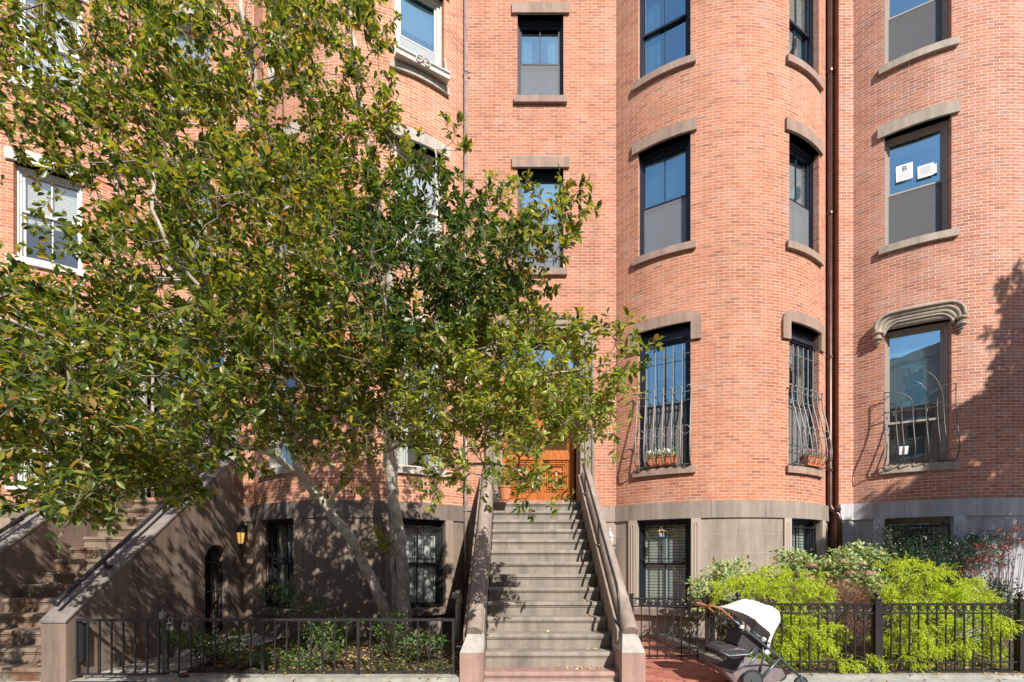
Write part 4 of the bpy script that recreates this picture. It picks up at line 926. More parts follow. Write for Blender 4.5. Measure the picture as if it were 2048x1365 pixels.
# bird feeder in the basement window
v = at(1322, 1067, 9.35); root = thing('bird_feeder', tuple(v), 'small hanging wooden bird feeder with blue base before the shuttered window', 'bird feeder')
b = MB(); b.prism([(-.075, .035), (0, .06), (.075, .035), (.075, .045), (0, .072), (-.075, .045)], -.07, .07, 1, Matrix.Translation(v)); b.build('roof', M.setdefault('pale_wood', plain('pale wood', (.62, .42, .28), .7)), root)
b = MB(); b.box((v.x-.045, v.y-.045, v.z-.05), (v.x-.037, v.y+.045, v.z+.04)); b.box((v.x+.037, v.y-.045, v.z-.05), (v.x+.045, v.y+.045, v.z+.04)); b.box((v.x-.012, v.y-.01, v.z-.05), (v.x+.012, v.y+.01, v.z+.05)); b.build('side_panel', 'pale_wood', root)
b = MB(); b.box((v.x-.055, v.y-.05, v.z-.075), (v.x+.055, v.y+.05, v.z-.051)); b.build('tray', M.setdefault('blue', plain('blue paint', (.03, .18, .45), .5)), root)
b = MB(); b.tube([(v.x-.04, v.y, v.z+.05), (v.x+.0, v.y, v.z+.14), (v.x+.04, v.y, v.z+.05)], .003, 5); b.build('cord', 'cream', root)
# ---------------------------------------------------------------- stroller
M['s_frame'] = plain('slate stroller tube', (.09, .12, .13), .35, .4); M['s_fab'] = plain('dark grey stroller fabric', (.045, .045, .05), .9, 0, .2, 20)
M['s_bask'] = plain('mauve grey basket fabric', (.20, .175, .18), .85, 0, .2, 9, .4); M['s_white'] = plain('white canopy fabric', (.78, .78, .76), .9, 0, .04, 6, .3); M['leather'] = plain('brown leather grip', (.30, .12, .06), .5, 0, .2, 30)
M['s_seam'] = plain('canopy seam', (.52, .52, .50), .9)
M['red_twig'] = plain('reddish bare twig', (.11, .06, .045), .8)
M['rubber'] = plain('black rubber', (.02, .02, .02), .8)
def stroller():
    YM = 5.9; YN, YF = 5.68, 6.12
    def S(zx, zy, Y): p = at(1360+zx/6.35, 1150+zy/6.35, 5.8); return Vector((p.x, Y, p.z))
    o0 = S(900, 1365, YM); root = thing('stroller', (o0.x, YM, 0), 'baby stroller with white canopy and brown leather handle parked before the iron railing', 'stroller')
    def T(pts, r, nm, mat, n=10, par=None): b = MB(); b.tube(pts, r, n); return b.build(nm, mat, par or root, smooth=True)
    for Y, dz in ((YN, 0), (YF, 0)):
        T([S(590, 535, Y), S(720, 640, Y), S(1200, 1030, Y), S(1450, 1265, Y)], .016, 'frame_tube', 's_frame')
        T([S(1195, 1035, Y), S(900, 1370, Y)], .017, 'rear_leg', 's_frame')
        T([S(985, 900, Y), S(990, 1010, Y), S(950, 1210, Y)], .012, 'seat_post', 's_frame')
        T([S(700, 640, Y), S(740, 655, Y)], .024, 'clamp', 's_white')
        T([S(990, 800, Y-.02 if Y < 6 else Y+.02), S(990, 800, Y)], .028, 'joint', 's_white', 14); T([S(1030, 960, Y-.015 if Y < 6 else Y+.015), S(1030, 960, Y)], .032, 'joint', 's_white', 14)
    T([S(600, 540, YN), S(470, 425, YN), S(370, 385, YN), S(315, 390, YN+.03), S(310, 405, YM-.05), S(310, 405, YM+.05), S(315, 390, YF-.03), S(370, 385, YF), S(470, 425, YF), S(600, 540, YF)], .017, 'handlebar', 'leather')
    # canopy: outline of the side, domed across
    prof = [(612, 428), (700, 395), (800, 345), (900, 312), (1000, 338), (1100, 378), (1200, 402), (1262, 450), (1270, 500), (1190, 650), (1130, 790), (1082, 905)]
    inn = [(640, 445), (720, 470), (800, 505), (880, 560), (950, 620), (1010, 670), (1065, 715), (1072, 730), (1066, 760), (1045, 810), (1035, 850), (1040, 905)]
    b = MB(); n = 12; L = []
    for i in range(len(prof)):
        row = []
        for j in range(n+1):
            t = math.pi*j/n; w_ = (YF-YN)/2+.015; y = YM-w_*math.cos(t); k = math.sin(t)**.55
            a, c = Vector(prof[i]), Vector(inn[i]); q = c.lerp(a, k); row.append(S(q.x, q.y, y))
        L.append(row)
    for i in range(len(L)-1):
        for j in range(n): b.q([L[i][j], L[i][j+1], L[i+1][j+1], L[i+1][j]])
    b.build('canopy', 's_white', root, smooth=True)
    b = MB(); b.tube([S(850, 540, YN-.018), S(895, 572, YN-.018)], .008, 6); b.build('canopy_tab', 's_fab', root)
    T([S(x, y, YN-.012) for x, y in inn[:7]], .006, 'canopy_rim', 's_bask', 6)
    for i in (3, 5, 8): T([p+Vector((0, 0, .002)) for p in L[i]], .0045, 'canopy_seam', M['s_seam'], 5)
    # seat shell
    b = MB(); b.prism([(S(x, y, 0).x, S(x, y, 0).z) for x, y in ((1080, 880), (1000, 760), (760, 720), (690, 870), (860, 1000), (1040, 960))], YN+.04, YF-.04, 1); b.build('seat', 's_fab', root)
    b = MB(); b.prism([(S(x, y, 0).x, S(x, y, 0).z) for x, y in ((440, 945), (480, 915), (740, 890), (830, 950), (820, 1000), (640, 1040), (520, 1030))], YN-.0, YF, 1); b.build('footrest', 's_fab', root)
    for k in range(3): T([S(520+70*k, 945-12*k, YN-.006), S(700+40*k, 905+16*k, YN-.006)], .006, 'footrest_trim', 's_bask', 5)
    T([S(440, 945, YN), S(560, 1005, YN-.01), S(820, 985, YN-.01), S(900, 900, YN)], .014, 'bumper_bar', 's_frame')
    T([S(850, 705, YN-.01), S(1060, 850, YN-.01)], .012, 'seat_rail', 's_frame')
    # basket
    b = MB(); up = [(480, 1160), (620, 1205), (760, 1130), (1000, 1110), (1240, 1145), (1330, 1230)]; dn = [(600, 1290), (660, 1365), (820, 1400), (1000, 1400), (1160, 1370), (1290, 1260)]
    for k in range(5):
        for (y0, y1) in ((YN+.01, YN-.02),):
            b.q([S(*up[k], YN+.01), S(*up[k+1], YN+.01), S(*dn[k+1], YN+.04), S(*dn[k], YN+.04)]); b.q([S(*up[k], YF), S(*up[k+1], YF), S(*dn[k+1], YF-.04), S(*dn[k], YF-.04)]); b.q([S(*dn[k], YN+.04), S(*dn[k+1], YN+.04), S(*dn[k+1], YF-.04), S(*dn[k], YF-.04)])
    b.q([S(*up[0], YN+.01), S(*up[0], YF), S(*dn[0], YF-.04), S(*dn[0], YN+.04)]); b.q([S(*up[5], YN+.01), S(*up[5], YF), S(*dn[5], YF-.04), S(*dn[5], YN+.04)])
    b.build('basket', 's_bask', root)
    T([S(x, y, YN) for x, y in up], .009, 'basket_rim', 's_fab', 6)
    b = MB(); b.box(tuple(S(780, 1215, YN-.01)), tuple(S(860, 1195, YN-.004))); b.build('basket_badge', 's_white', root)
    def wheel(zx, zy, Y, r):
        c = S(zx, zy, Y); c.z = r; mt = Matrix.Translation(c) @ Matrix.Rotation(math.pi/2, 4, 'X'); b = MB()
        b.lathe([(r-.022, -.016), (r-.006, -.014), (r, 0), (r-.006, .014), (r-.022, .016), (r-.024, 0)], 28, mt); wl = b.build('wheel', 'rubber', root, smooth=True)
        b = MB(); b.lathe([(.02, -.02), (.022, .02)], 12, mt)
        for i in range(6): t = math.pi/3*i; b.tube([(0, 0, 0), ((r-.02)*math.cos(t), (r-.02)*math.sin(t), 0)], .008, 6, mt)
        b.lathe([(r-.036, -.012), (r-.023, -.012), (r-.023, .012), (r-.036, .012)], 24, mt); b.build('rim', 's_frame', wl)
    wheel(840, 1400, YN-.03, .135); wheel(840, 1400, YF+.03, .135); wheel(1460, 1370, YN, .09); wheel(1460, 1370, YF, .09)
    for Y in (YN, YF): c = S(1460, 1370, Y); T([S(1450, 1265, Y), (c.x-.01, Y, .19), (c.x, Y, .10)], .019, 'fork', 's_frame')
    T([S(900, 1370, YN), S(900, 1370, YF)], .01, 'axle', 's_frame')
stroller()

# ---------------------------------------------------------------- leaves
def unit(v): return v/np.maximum(1e-9, np.linalg.norm(v, axis=-1, keepdims=True))
def leaf_object(name, P, D, Nn, L, W, mat, parent=None, org=(0, 0, 0), shape='oval', curl=.18, fold=.18):
    """one leaf per row: P base, D direction, Nn face normal, L length, W width"""
    P = np.asarray(P, float); D = unit(np.asarray(D, float)); Nn = np.asarray(Nn, float)
    Sd = unit(np.cross(D, Nn)); Nn = unit(np.cross(Sd, D)); n = len(P)
    L = np.broadcast_to(np.asarray(L, float), (n,))[:, None]; W = np.broadcast_to(np.asarray(W, float), (n,))[:, None]
    if shape == 'oval':     # obovate blade with folded midrib
        rows = [(0, 0, 0), (.32, .40, 0), (.66, .5, 0), (1, 0, 0)]
        V = [P]
        for t, w_, _ in rows[1:3]:
            c = P+D*L*t-Nn*L*curl*t*t
            V += [c-Sd*W*w_+Nn*W*fold, c, c+Sd*W*w_+Nn*W*fold]
        V.append(P+D*L-Nn*L*curl); k = 8
        fs = [(0, 2, 1), (0, 3, 2), (1, 2, 5, 4), (2, 3, 6, 5), (4, 5, 7), (5, 6, 7)]
    elif shape == 'diamond':
        c = P+D*L*.5-Nn*L*curl*.3; V = [P, c-Sd*W*.5, P+D*L-Nn*L*curl, c+Sd*W*.5]; k = 4; fs = [(0, 3, 2, 1)]
    V = np.stack(V, 1).reshape(-1, 3)-np.asarray(org); base = np.arange(n)*k
    loops = []; tot = []
    ln = [len(f) for f in fs]; flat = np.concatenate([np.array(f) for f in fs])
    LI = (base[:, None]+flat[None, :]).reshape(-1); LT = np.tile(np.array(ln), n)
    me = bpy.data.meshes.new(name); me.vertices.add(len(V)); me.vertices.foreach_set('co', V.astype('f').ravel())
    me.loops.add(len(LI)); me.loops.foreach_set('vertex_index', LI.astype('i')); me.polygons.add(len(LT))
    me.polygons.foreach_set('loop_start', np.concatenate([[0], np.cumsum(LT)[:-1]]).astype('i')); me.polygons.foreach_set('loop_total', LT.astype('i'))
    me.update(calc_edges=True); me.materials.append(M[mat]); o = bpy.data.objects.new(name, me); C.objects.link(o); ORG[o.name] = Vector(org)
    if parent: o.parent = parent
    else: o.location = org
    return o
def ball_pts(n): v = rng.normal(size=(n, 3)); v = unit(v); return v*(rng.random((n, 1))**(1/3))

# ---------------------------------------------------------------- the magnolia
def catmull(pts, k=6):
    P = [Vector(p) for p in pts]; out = []
    for i in range(len(P)-1):
        a, b, c, d = P[max(i-1, 0)], P[i], P[i+1], P[min(i+2, len(P)-1)]
        for j in range(k):
            t = j/k; out.append(.5*((2*b)+(c-a)*t+(2*a-5*b+4*c-d)*t*t+(3*b-a-3*c+d)*t**3))
    out.append(P[-1]); return out
def tree(name, label, limbs, targets, base, trunk_r, leaf_n=42, leaf_l=(.042, .122), mats=('bark', 'twig', 'leaf_mag'), split=False, group=None):
    root = thing(name, base, label, 'tree', group); nodes = []; parent = []; rad = []; fixed = []
    cores = []
    for li, (pts, r0, r1) in enumerate(limbs):
        path = catmull([p if isinstance(p, Vector) else at(*p) for p in pts]); n = len(path)
        rr = [r0+(r1-r0)*(i/(n-1))**.8 for i in range(n)]; 
        if li < 2: rr[0] *= 1.35; rr[1] *= 1.15
        path2 = [p+Vector((rng.normal()*.012, rng.normal()*.012, 0)) if 0 < i < n-1 else p for i, p in enumerate(path)]
        b = MB(); b.tube(path2, rr, 14); b.build('trunk' if li < 2 else 'limb', mats[0], root, smooth=True)
        cores.append((path2, [x*.5 for x in rr]))
        for i, p in enumerate(path2): nodes.append(np.array(p)); parent.append(-1)
    nfix = len(nodes); NA = np.array(nodes); fixr = 1
    T = np.array([tuple(t) for t in targets]); d = np.min(np.linalg.norm(T[:, None]-NA[None], axis=2), axis=1); T = T[np.argsort(d)]
    depth = [0.0]*nfix; tips = []
    arr = np.zeros((nfix+len(T)*6, 3)); arr[:nfix] = NA; dep = np.zeros(len(arr)); cnt = nfix; par = [-1]*len(arr)
    for t in T:
        dd = np.linalg.norm(arr[:cnt]-t, axis=1); cost = dd+.22*dep[:cnt]+.35*np.maximum(0, arr[:cnt, 2]-t[2]+.0)*0+.3*np.maximum(0, arr[:cnt, 2]-t[2]); k = int(np.argmin(cost)); s = arr[k]; L = dd[k]
        m_ = max(2, min(5, int(L/.25)+1)); bow = rng.normal(size=3)*L*.09+np.array([0, 0, -.10*L]); prev = k
        for j in range(1, m_+1):
            u = j/m_; p = s+(t-s)*u+bow*4*u*(1-u)*.5+rng.normal(size=3)*.012*(j < m_)
            arr[cnt] = p; dep[cnt] = dep[prev]+np.linalg.norm(p-arr[prev]); par[cnt] = prev; prev = cnt; cnt += 1
        tips.append(prev)
    r2 = np.zeros(cnt)
    for t in tips: r2[t] += .0026**2.2
    for i in range(cnt-1, nfix-1, -1):
        r2[i] = max(r2[i], .0026**2.2)
        if par[i] >= nfix: r2[par[i]] += r2[i]
    R_ = r2**(1/2.2)
    tw_ = MB()
    for pth, rr in cores: tw_.tube(pth, rr, 5)      # unseen core tubes inside the limbs that tie the branches together
    for i in range(nfix, cnt):
        a, b = arr[par[i]], arr[i]; ra = min(R_[i]*1.12, .045); tw_.tube([a, b], [ra if par[i] < nfix else min(R_[par[i]], ra*1.25), min(R_[i], .04)], 5, None, False)
    # leafy twigs
    LP, LD, LN, LL, LW = [], [], [], [], []
    for t in tips:
        b = arr[t]; dr = unit(b-arr[par[t]]); k = rng.integers(2, 4)
        for q in range(k):
            dd = unit(dr*.7+rng.normal(size=3)*.55+np.array([0, 0, .55])); l = rng.uniform(.16, .36); e = b+dd*l; mid = b+dd*l*.5+np.array([0, 0, -.02])
            if q == 0: pass
            tw_.tube([b, mid, e], [.0028, .0022, .0016], 4, None, False)
            m_ = max(5, int(leaf_n/k*rng.uniform(.7, 1.3)))
            u = 1-rng.random(m_)**1.6*.95; pos = b+(e-b)*u[:, None]; ph = np.arange(m_)*2.4+rng.random()*6
            a1 = unit(np.cross(dd, [0.1, .2, 1])); a2 = np.cross(dd, a1)
            rad_ = np.cos(ph)[:, None]*a1+np.sin(ph)[:, None]*a2
            ld = unit(rad_*.9+dd*rng.uniform(.3, 1.1, (m_, 1))+np.array([0, 0, -.12])+rng.normal(size=(m_, 3))*.2)
            ln_ = unit(np.array([0, 0, 1.0])+rng.normal(size=(m_, 3))*.5+dd*.5)
            LP.append(pos+rad_*.006); LD.append(ld); LN.append(ln_); l_ = leaf_l[0]+(leaf_l[1]-leaf_l[0])*rng.beta(1.6, 2.2, m_)*rng.uniform(.75, 1.25); LL.append(l_); LW.append(l_*rng.uniform(.36, .50, m_))
    tw_.build('branches', mats[1], root)
    P_ = np.concatenate(LP); D_ = np.concatenate(LD); N_ = np.concatenate(LN); L_ = np.concatenate(LL); W_ = np.concatenate(LW)
    if split:        # sunlit and shaded boughs put into leaf colour, the sunlit ones also yellower
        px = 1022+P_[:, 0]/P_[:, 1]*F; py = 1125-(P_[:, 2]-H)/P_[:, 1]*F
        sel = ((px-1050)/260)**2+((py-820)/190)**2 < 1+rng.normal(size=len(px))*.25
        leaf_object('sun_tone_bough', P_[sel], D_[sel], N_[sel], L_[sel], W_[sel], 'leaf_sun_tone', root, tuple(ORG[root.name]), curl=.2, fold=.22)
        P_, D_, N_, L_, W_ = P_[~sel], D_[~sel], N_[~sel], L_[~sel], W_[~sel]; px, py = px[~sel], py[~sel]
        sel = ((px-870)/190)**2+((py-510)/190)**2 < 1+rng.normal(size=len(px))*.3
        leaf_object('shade_tone_bough', P_[sel], D_[sel], N_[sel], L_[sel], W_[sel], 'leaf_shade_tone', root, tuple(ORG[root.name]), curl=.2, fold=.22)
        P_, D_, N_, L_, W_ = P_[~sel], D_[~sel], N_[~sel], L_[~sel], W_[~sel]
    o = leaf_object('crown', P_, D_, N_, L_, W_, mats[2], root, tuple(ORG[root.name]), curl=.2, fold=.22)
    print('leaves', len(o.data.vertices)//8); return root
def blob(cx, cy, Y, rx, ry, rY, n):
    p = ball_pts(n); return [at(cx+rx*a, cy+ry*b, max(1.9, Y+rY*c)) for a, b, c in p]
MAG = []
for b_ in [(120, 130, 5.0, 250, 170, 1.0, 70), (400, 90, 5.4, 260, 170, 1.1, 85), (640, 90, 5.8, 140, 150, .9, 42), (700, 30, 6, 100, 80, .7, 16), (730, 230, 5.6, 70, 110, .6, 14),
           (190, 300, 4.9, 240, 120, .9, 48), (470, 300, 5.2, 270, 150, 1.1, 95), (700, 390, 5.8, 170, 140, .9, 52), (860, 330, 5.5, 70, 60, .4, 9), (900, 290, 5.4, 30, 25, .3, 2),
           (560, 520, 5.0, 330, 150, 1.1, 110), (860, 520, 5.4, 190, 150, .8, 66), (330, 480, 4.6, 110, 90, .6, 16), (1060, 500, 5.0, 60, 70, .4, 12), (1090, 420, 5.0, 50, 40, .3, 5), (1130, 420, 4.9, 35, 25, .2, 2), (960, 620, 5.2, 130, 90, .6, 34),
           (60, 610, 4.0, 110, 60, .5, 6), (230, 520, 4.2, 110, 60, .5, 9), (300, 680, 4.3, 320, 120, .9, 66), (230, 820, 3.9, 290, 130, .9, 66), (120, 930, 3.6, 180, 60, .6, 18), (110, 1010, 3.4, 150, 40, .5, 10), (330, 985, 4.0, 110, 45, .4, 6), (60, 700, 3.8, 90, 60, .5, 6), (420, 400, 3.2, 110, 60, .4, 6), (70, 790, 3.4, 130, 120, .6, 16),
           (600, 700, 4.9, 250, 130, 1.0, 86), (480, 860, 4.8, 200, 60, .8, 22), (720, 850, 5.2, 200, 70, .8, 22), (880, 760, 5.2, 150, 160, .8, 56),
           (1030, 730, 5.0, 150, 90, .6, 36), (1070, 830, 4.9, 160, 70, .6, 34), (1010, 900, 4.9, 100, 50, .5, 10), (1060, 980, 4.8, 55, 50, .4, 6), (1210, 830, 4.7, 60, 60, .3, 7), (1220, 720, 4.7, 40, 50, .3, 4), (1140, 700, 4.8, 50, 40, .3, 5),
           (900, 940, 5.0, 80, 50, .4, 8), (330, 980, 4.2, 90, 40, .4, 6), (760, 1090, 7.9, 70, 50, .4, 4), (700, 960, 6.4, 60, 60, .5, 4), (1030, 820, 5.2, 190, 100, .6, 16), (620, 780, 5.4, 220, 110, .9, 40)]: MAG += blob(*b_[:6], int(b_[6]*(1.7 if b_[1] > 600 else 1.55 if b_[1] > 350 else 1.12)))
for a, b, c in ball_pts(190): MAG.append(Vector((-6.1+1.5*a, 4.2+1.1*b, R(2.3+1.15*c))))
for a, b, c in ball_pts(60): MAG.append(Vector((-6.3+1.0*a, 3.3+.6*b, 2.75+.5*c)))
for a, b, c in ball_pts(60): MAG.append(Vector((-4.9+1.2*a, 4.4+.5*b, R(1.6+.5*c))))
MAG = [t for t in MAG if not (t.x/t.y < -1.02 and abs(t.x/t.y) < 1.17 and t.z > R(2.6) and t.z/t.y < 1.0 and rng.random() < .5)]
limbs = [([(812, 1310, 8.3), (806, 1200, 8.3), (802, 1100, 8.25), (788, 1000, 8.1), (775, 900, 7.8), (790, 780, 7.3), (780, 600, 6.9), (760, 420, 6.6), (720, 200, 6.3), (700, 0, 6.2)], .14, .03),
         ([(800, 1300, 8.25), (765, 1210, 8.15), (715, 1100, 8.0), (650, 1010, 7.8), (600, 950, 7.5), (590, 880, 7.2), (560, 780, 6.8), (540, 600, 6.4), (560, 400, 6.2), (520, 200, 5.9), (480, 0, 5.8)], .105, .03),
         ([(650, 1020, 7.8), (690, 950, 7.6), (715, 850, 7.2), (740, 700, 6.4), (760, 560, 5.8)], .035, .015),
         ([(600, 950, 7.5), (520, 900, 6.6), (400, 890, 5.4), (330, 860, 4.8), (240, 760, 4.2), (140, 700, 3.8), (20, 640, 3.5)], .05, .012),
         ([(590, 880, 7.2), (620, 780, 6.2), (560, 740, 5.2), (440, 620, 4.6), (330, 480, 4.2), (300, 330, 4.2)], .04, .012),
         ([(560, 780, 6.8), (420, 620, 6.0), (280, 450, 5.5), (200, 250, 5.2), (120, 80, 5.0)], .045, .014),
         ([(775, 900, 7.8), (860, 850, 6.8), (950, 800, 5.9), (1050, 760, 5.2), (1160, 740, 4.8)], .05, .012),
         ([(860, 850, 6.8), (900, 920, 5.8), (1000, 930, 5.1), (1080, 960, 4.8)], .03, .01),
         ([(790, 780, 7.3), (860, 650, 6.3), (940, 560, 5.6), (1040, 500, 5.1), (1090, 430, 5.0)], .04, .01),
         ([(560, 780, 6.8), (640, 640, 5.6), (760, 520, 5.2), (860, 420, 5.3), (870, 300, 5.4)], .035, .01)]
base = at(806, 1300, 8.3)
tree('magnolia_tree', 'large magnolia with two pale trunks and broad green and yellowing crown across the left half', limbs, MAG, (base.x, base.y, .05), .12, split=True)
# second, yellower tree crown close to the wall
Y2 = []
for b_ in [(980, 470, 7.6, 90, 110, .4, 34), (950, 640, 7.4, 90, 80, .4, 16), (590, 390, 8.2, 150, 90, .5, 60), (690, 470, 8.0, 120, 120, .5, 26), (450, 250, 8.4, 90, 90, .4, 10), (480, 560, 8.2, 120, 80, .4, 12), (800, 620, 7.8, 110, 90, .4, 14)]: Y2 += blob(*b_)
tree('small_tree', 'slender yellow green tree growing against the brick wall behind the magnolia', [([(790, 1290, 8.75), (785, 1100, 8.8), (790, 960, 8.7), (800, 800, 8.5), (790, 640, 8.3), (700, 520, 8.2), (600, 420, 8.2), (520, 330, 8.3)], .05, .012), ([(800, 800, 8.5), (860, 660, 8.0), (930, 540, 7.7), (980, 400, 7.6)], .03, .008)], Y2, tuple(Vector((at(790, 1290, 8.75).x, 8.75, .05))), .05, leaf_n=44, leaf_l=(.05, .085), mats=('bark', 'twig', 'leaf_yel'))

# ---------------------------------------------------------------- street tree outside the frame on the right, its shade falls on the right house
def street_tree():
    c0 = Vector((14.2, 2.6, 0)); T = []
    def onwall(x, z, s): return Vector((x, 9.6, R(z)))+S*s
    for (x, z, rx, rz, n) in ((8.7, .3, 2.0, .85, 130), (9.5, 3.5, .4, 1.3, 44), (10.6, 2.4, 1.5, 2.0, 130), (9.2, 1.9, .8, .9, 70), (7.4, .3, .6, .8, 34), (8.3, 1.1, .6, .5, 24)):
        for a, b, c in ball_pts(n): T.append(onwall(x+rx*a, z+rz*b, 8.4+1.4*c))
    limbs = [([c0.copy(), (c0+Vector((-.1, .1, 2.2))), (c0+Vector((-.3, .2, 4.5))), (c0+Vector((-.2, .3, 7.5))), (c0+Vector((0, .3, 10)))], .16, .04),
             ([(c0+Vector((-.2, .15, 3.4))), (c0+Vector((-1.2, .3, 4.4))), (c0+Vector((-2.4, .3, 5.2)))], .07, .02)]
    tree('street_tree', 'leafy street tree standing on the pavement to the right of the picture', limbs, T, tuple(c0), .16, leaf_n=48, leaf_l=(.12, .18))
street_tree()

# ---------------------------------------------------------------- shrubs
def shrub(name, label, cat, blobs, base, mats=('twig', 'leaf_under'), n=16, leaf=(.04, .07), wid=.5, group=None, up=.5, spread=.12, stems=True, shape='diamond'):
    root = thing(name, base, label, cat, group); T = []
    for b_ in blobs: T += blob(*b_)
    b = Vector(base); LP, LD, LN = [], [], []; st = MB()
    for t in T:
        mid = b.lerp(t, .55)+Vector((rng.normal()*.05, rng.normal()*.05, .05))
        if stems: st.tube([b+Vector((rng.normal()*.03, rng.normal()*.03, 0)), mid, t], [.006, .004, .002], 4, None, False)
        t_ = np.array(t); dr = unit(np.array(t-mid)); p = t_+rng.normal(size=(n, 3))*spread*np.array([1, 1, .6]); dd = unit(rng.normal(size=(n, 3))+dr*.8+np.array([0, 0, .1])); LP.append(p); LD.append(dd); LN.append(unit(rng.normal(size=(n, 3))*.5+np.array([0, -.3, 1])))
    if stems: st.build('stems', mats[0], root)
    P = np.concatenate(LP); P[:, 2] = np.maximum(P[:, 2], .06); k = len(P); l = rng.uniform(*leaf, k)
    leaf_object('foliage', P, np.concatenate(LD), np.concatenate(LN), l, l*wid, mats[1], root, tuple(ORG[root.name]), shape=shape); return root
def cypress(label, blobs, base, n=900):
    root = thing('golden_cypress', base, label, 'shrub'); LP, LD, LN, LL, LW = [], [], [], [], []
    st = MB(); b0 = Vector(base)
    for b_ in blobs:
        for c in blob(*b_[:6], max(4, b_[6]//5)):
            c_ = np.array(c); out = unit(np.array([(c_[0]-b0.x)*.5, (c_[1]-b0.y)*.5-.5, .55])); size = rng.uniform(.7, 1.25)
            for s in range(15):
                # one arching thread with short side threads, the tuft nods over at its end
                d = unit(out+rng.normal(size=3)*.62); p = c_+rng.normal(size=3)*.02; m_ = 7; seg = .024*size
                for k in range(m_):
                    LP.append(p.copy()); LD.append(d.copy()); LN.append(rng.normal(size=3)); LL.append(seg*1.2); LW.append(.006)
                    for q in range(2):
                        sd_ = unit(d*.8+rng.normal(size=3)*.75); LP.append(p.copy()); LD.append(sd_); LN.append(rng.normal(size=3)); LL.append(rng.uniform(.02, .042)); LW.append(.006)
                    p = p+d*seg; d = unit(d+np.array([0, 0, -.24])+rng.normal(size=3)*.08)
            if rng.random() < .5: st.tube([b0, b0.lerp(c, .6)+Vector((0, 0, .05)), c], [.01, .007, .003], 5, None, False)
    st.build('stems', 'twig', root)
    leaf_object('foliage', LP, LD, LN, np.array(LL), np.array(LW)*1.35, 'leaf_cyp', root, tuple(ORG[root.name]), shape='diamond', curl=.1); return root
cypress('golden threadleaf shrub spilling through the ring railing behind the stroller', [(1560, 1190, 7.1, 110, 60, .3, 420), (1480, 1180, 7.0, 60, 30, .2, 110), (1610, 1270, 6.9, 80, 60, .3, 240), (1560, 1290, 6.8, 110, 60, .3, 250), (1620, 1270, 6.42, 70, 40, .08, 60), (1700, 1330, 6.4, 90, 20, .08, 50)], (at(1590, 1330, 7.3).x, 7.3, .12))
cypress('golden threadleaf shrub right of the tall fence post', [(1840, 1190, 7.2, 90, 60, .3, 320), (1800, 1140, 7.4, 40, 30, .2, 60), (1930, 1210, 7.2, 110, 50, .3, 260), (1830, 1280, 6.9, 90, 80, .3, 330), (1950, 1290, 7.0, 90, 70, .3, 220), (1860, 1290, 6.42, 80, 50, .08, 80), (1990, 1240, 6.42, 40, 30, .08, 30)], (at(1880, 1330, 7.4).x, 7.4, .12))
def base_at(x, Y): p = at(x, 1200, Y); return (p.x, Y, .1)
def hydrangea(label, blobs, base, heads, n=16):
    r = shrub('hydrangea', label, 'shrub', blobs, base, ('twig', 'leaf_hyd'), n=n, leaf=(.06, .10), wid=.5, spread=.07, shape='oval')
    for (x, y, Y, rr) in heads:
        c = np.array(at(x, y, Y)); k = 170; v = unit(rng.normal(size=(k, 3))); v[:, 2] = np.abs(v[:, 2]); v[:, 2] *= .7
        leaf_object('flower_head', c+v*rr, unit(np.cross(v, rng.normal(size=(k, 3)))), v, .022, .02, 'petal_pink', r, tuple(ORG[r.name]), shape='diamond')
    return r
hydrangea('pale green hydrangea with faded pink flower heads reaching up before the grey basement', [(1640, 1150, 8.4, 80, 35, .3, 70), (1700, 1130, 8.3, 60, 35, .3, 50), (1590, 1120, 8.4, 40, 20, .2, 22), (1715, 1100, 8.3, 25, 15, .1, 10), (1760, 1115, 8.3, 25, 12, .1, 12), (1725, 1175, 8.2, 55, 25, .2, 36)], base_at(1660, 8.5), [(1622, 1134, 8.15, .1), (1682, 1125, 8.1, .11), (1722, 1130, 8.1, .1), (1700, 1148, 8.0, .09), (1735, 1150, 8.0, .11), (1605, 1150, 8.1, .09), (1690, 1165, 8.0, .08), (1620, 1160, 8.0, .09)])
hydrangea('small hydrangea with yellowing leaves behind the brick path gate', [(1460, 1145, 8.2, 45, 25, .25, 40), (1425, 1180, 8.1, 50, 25, .25, 36), (1395, 1200, 8.0, 20, 12, .1, 8), (1450, 1220, 8.0, 50, 30, .25, 30)], base_at(1450, 8.2), [(1475, 1160, 7.95, .06), (1440, 1190, 7.9, .06)], 13)
shrub('weeping_maple', 'low russet weeping maple between the two golden shrubs', 'shrub', [(1640, 1190, 7.6, 70, 35, .3, 120), (1700, 1200, 7.5, 60, 35, .3, 110), (1720, 1260, 7.2, 50, 50, .25, 70)], base_at(1680, 7.6), ('twig', 'leaf_maple'), n=34, leaf=(.025, .05), wid=.18, spread=.07)
shrub('evergreen_shrub', 'dark evergreen shrub in front of the right basement window', 'shrub', [(1790, 1100, 8.7, 40, 50, .3, 60), (1850, 1140, 8.6, 90, 40, .4, 120), (1930, 1110, 8.7, 90, 35, .3, 70), (1850, 1090, 8.7, 60, 30, .3, 26), (1980, 1080, 8.7, 50, 20, .2, 16)], base_at(1850, 8.8), ('twig', 'leaf_dark'), n=60, leaf=(.03, .055), wid=.4, spread=.09)
shrub('evergreen_shrub', 'low dark shrub at the far right corner of the raised bed', 'shrub', [(2000, 1220, 7.8, 80, 50, .4, 90), (1960, 1180, 8.1, 60, 30, .3, 40)], base_at(2000, 7.9), ('twig', 'leaf_dark'), n=30, leaf=(.03, .06), wid=.45, spread=.1)
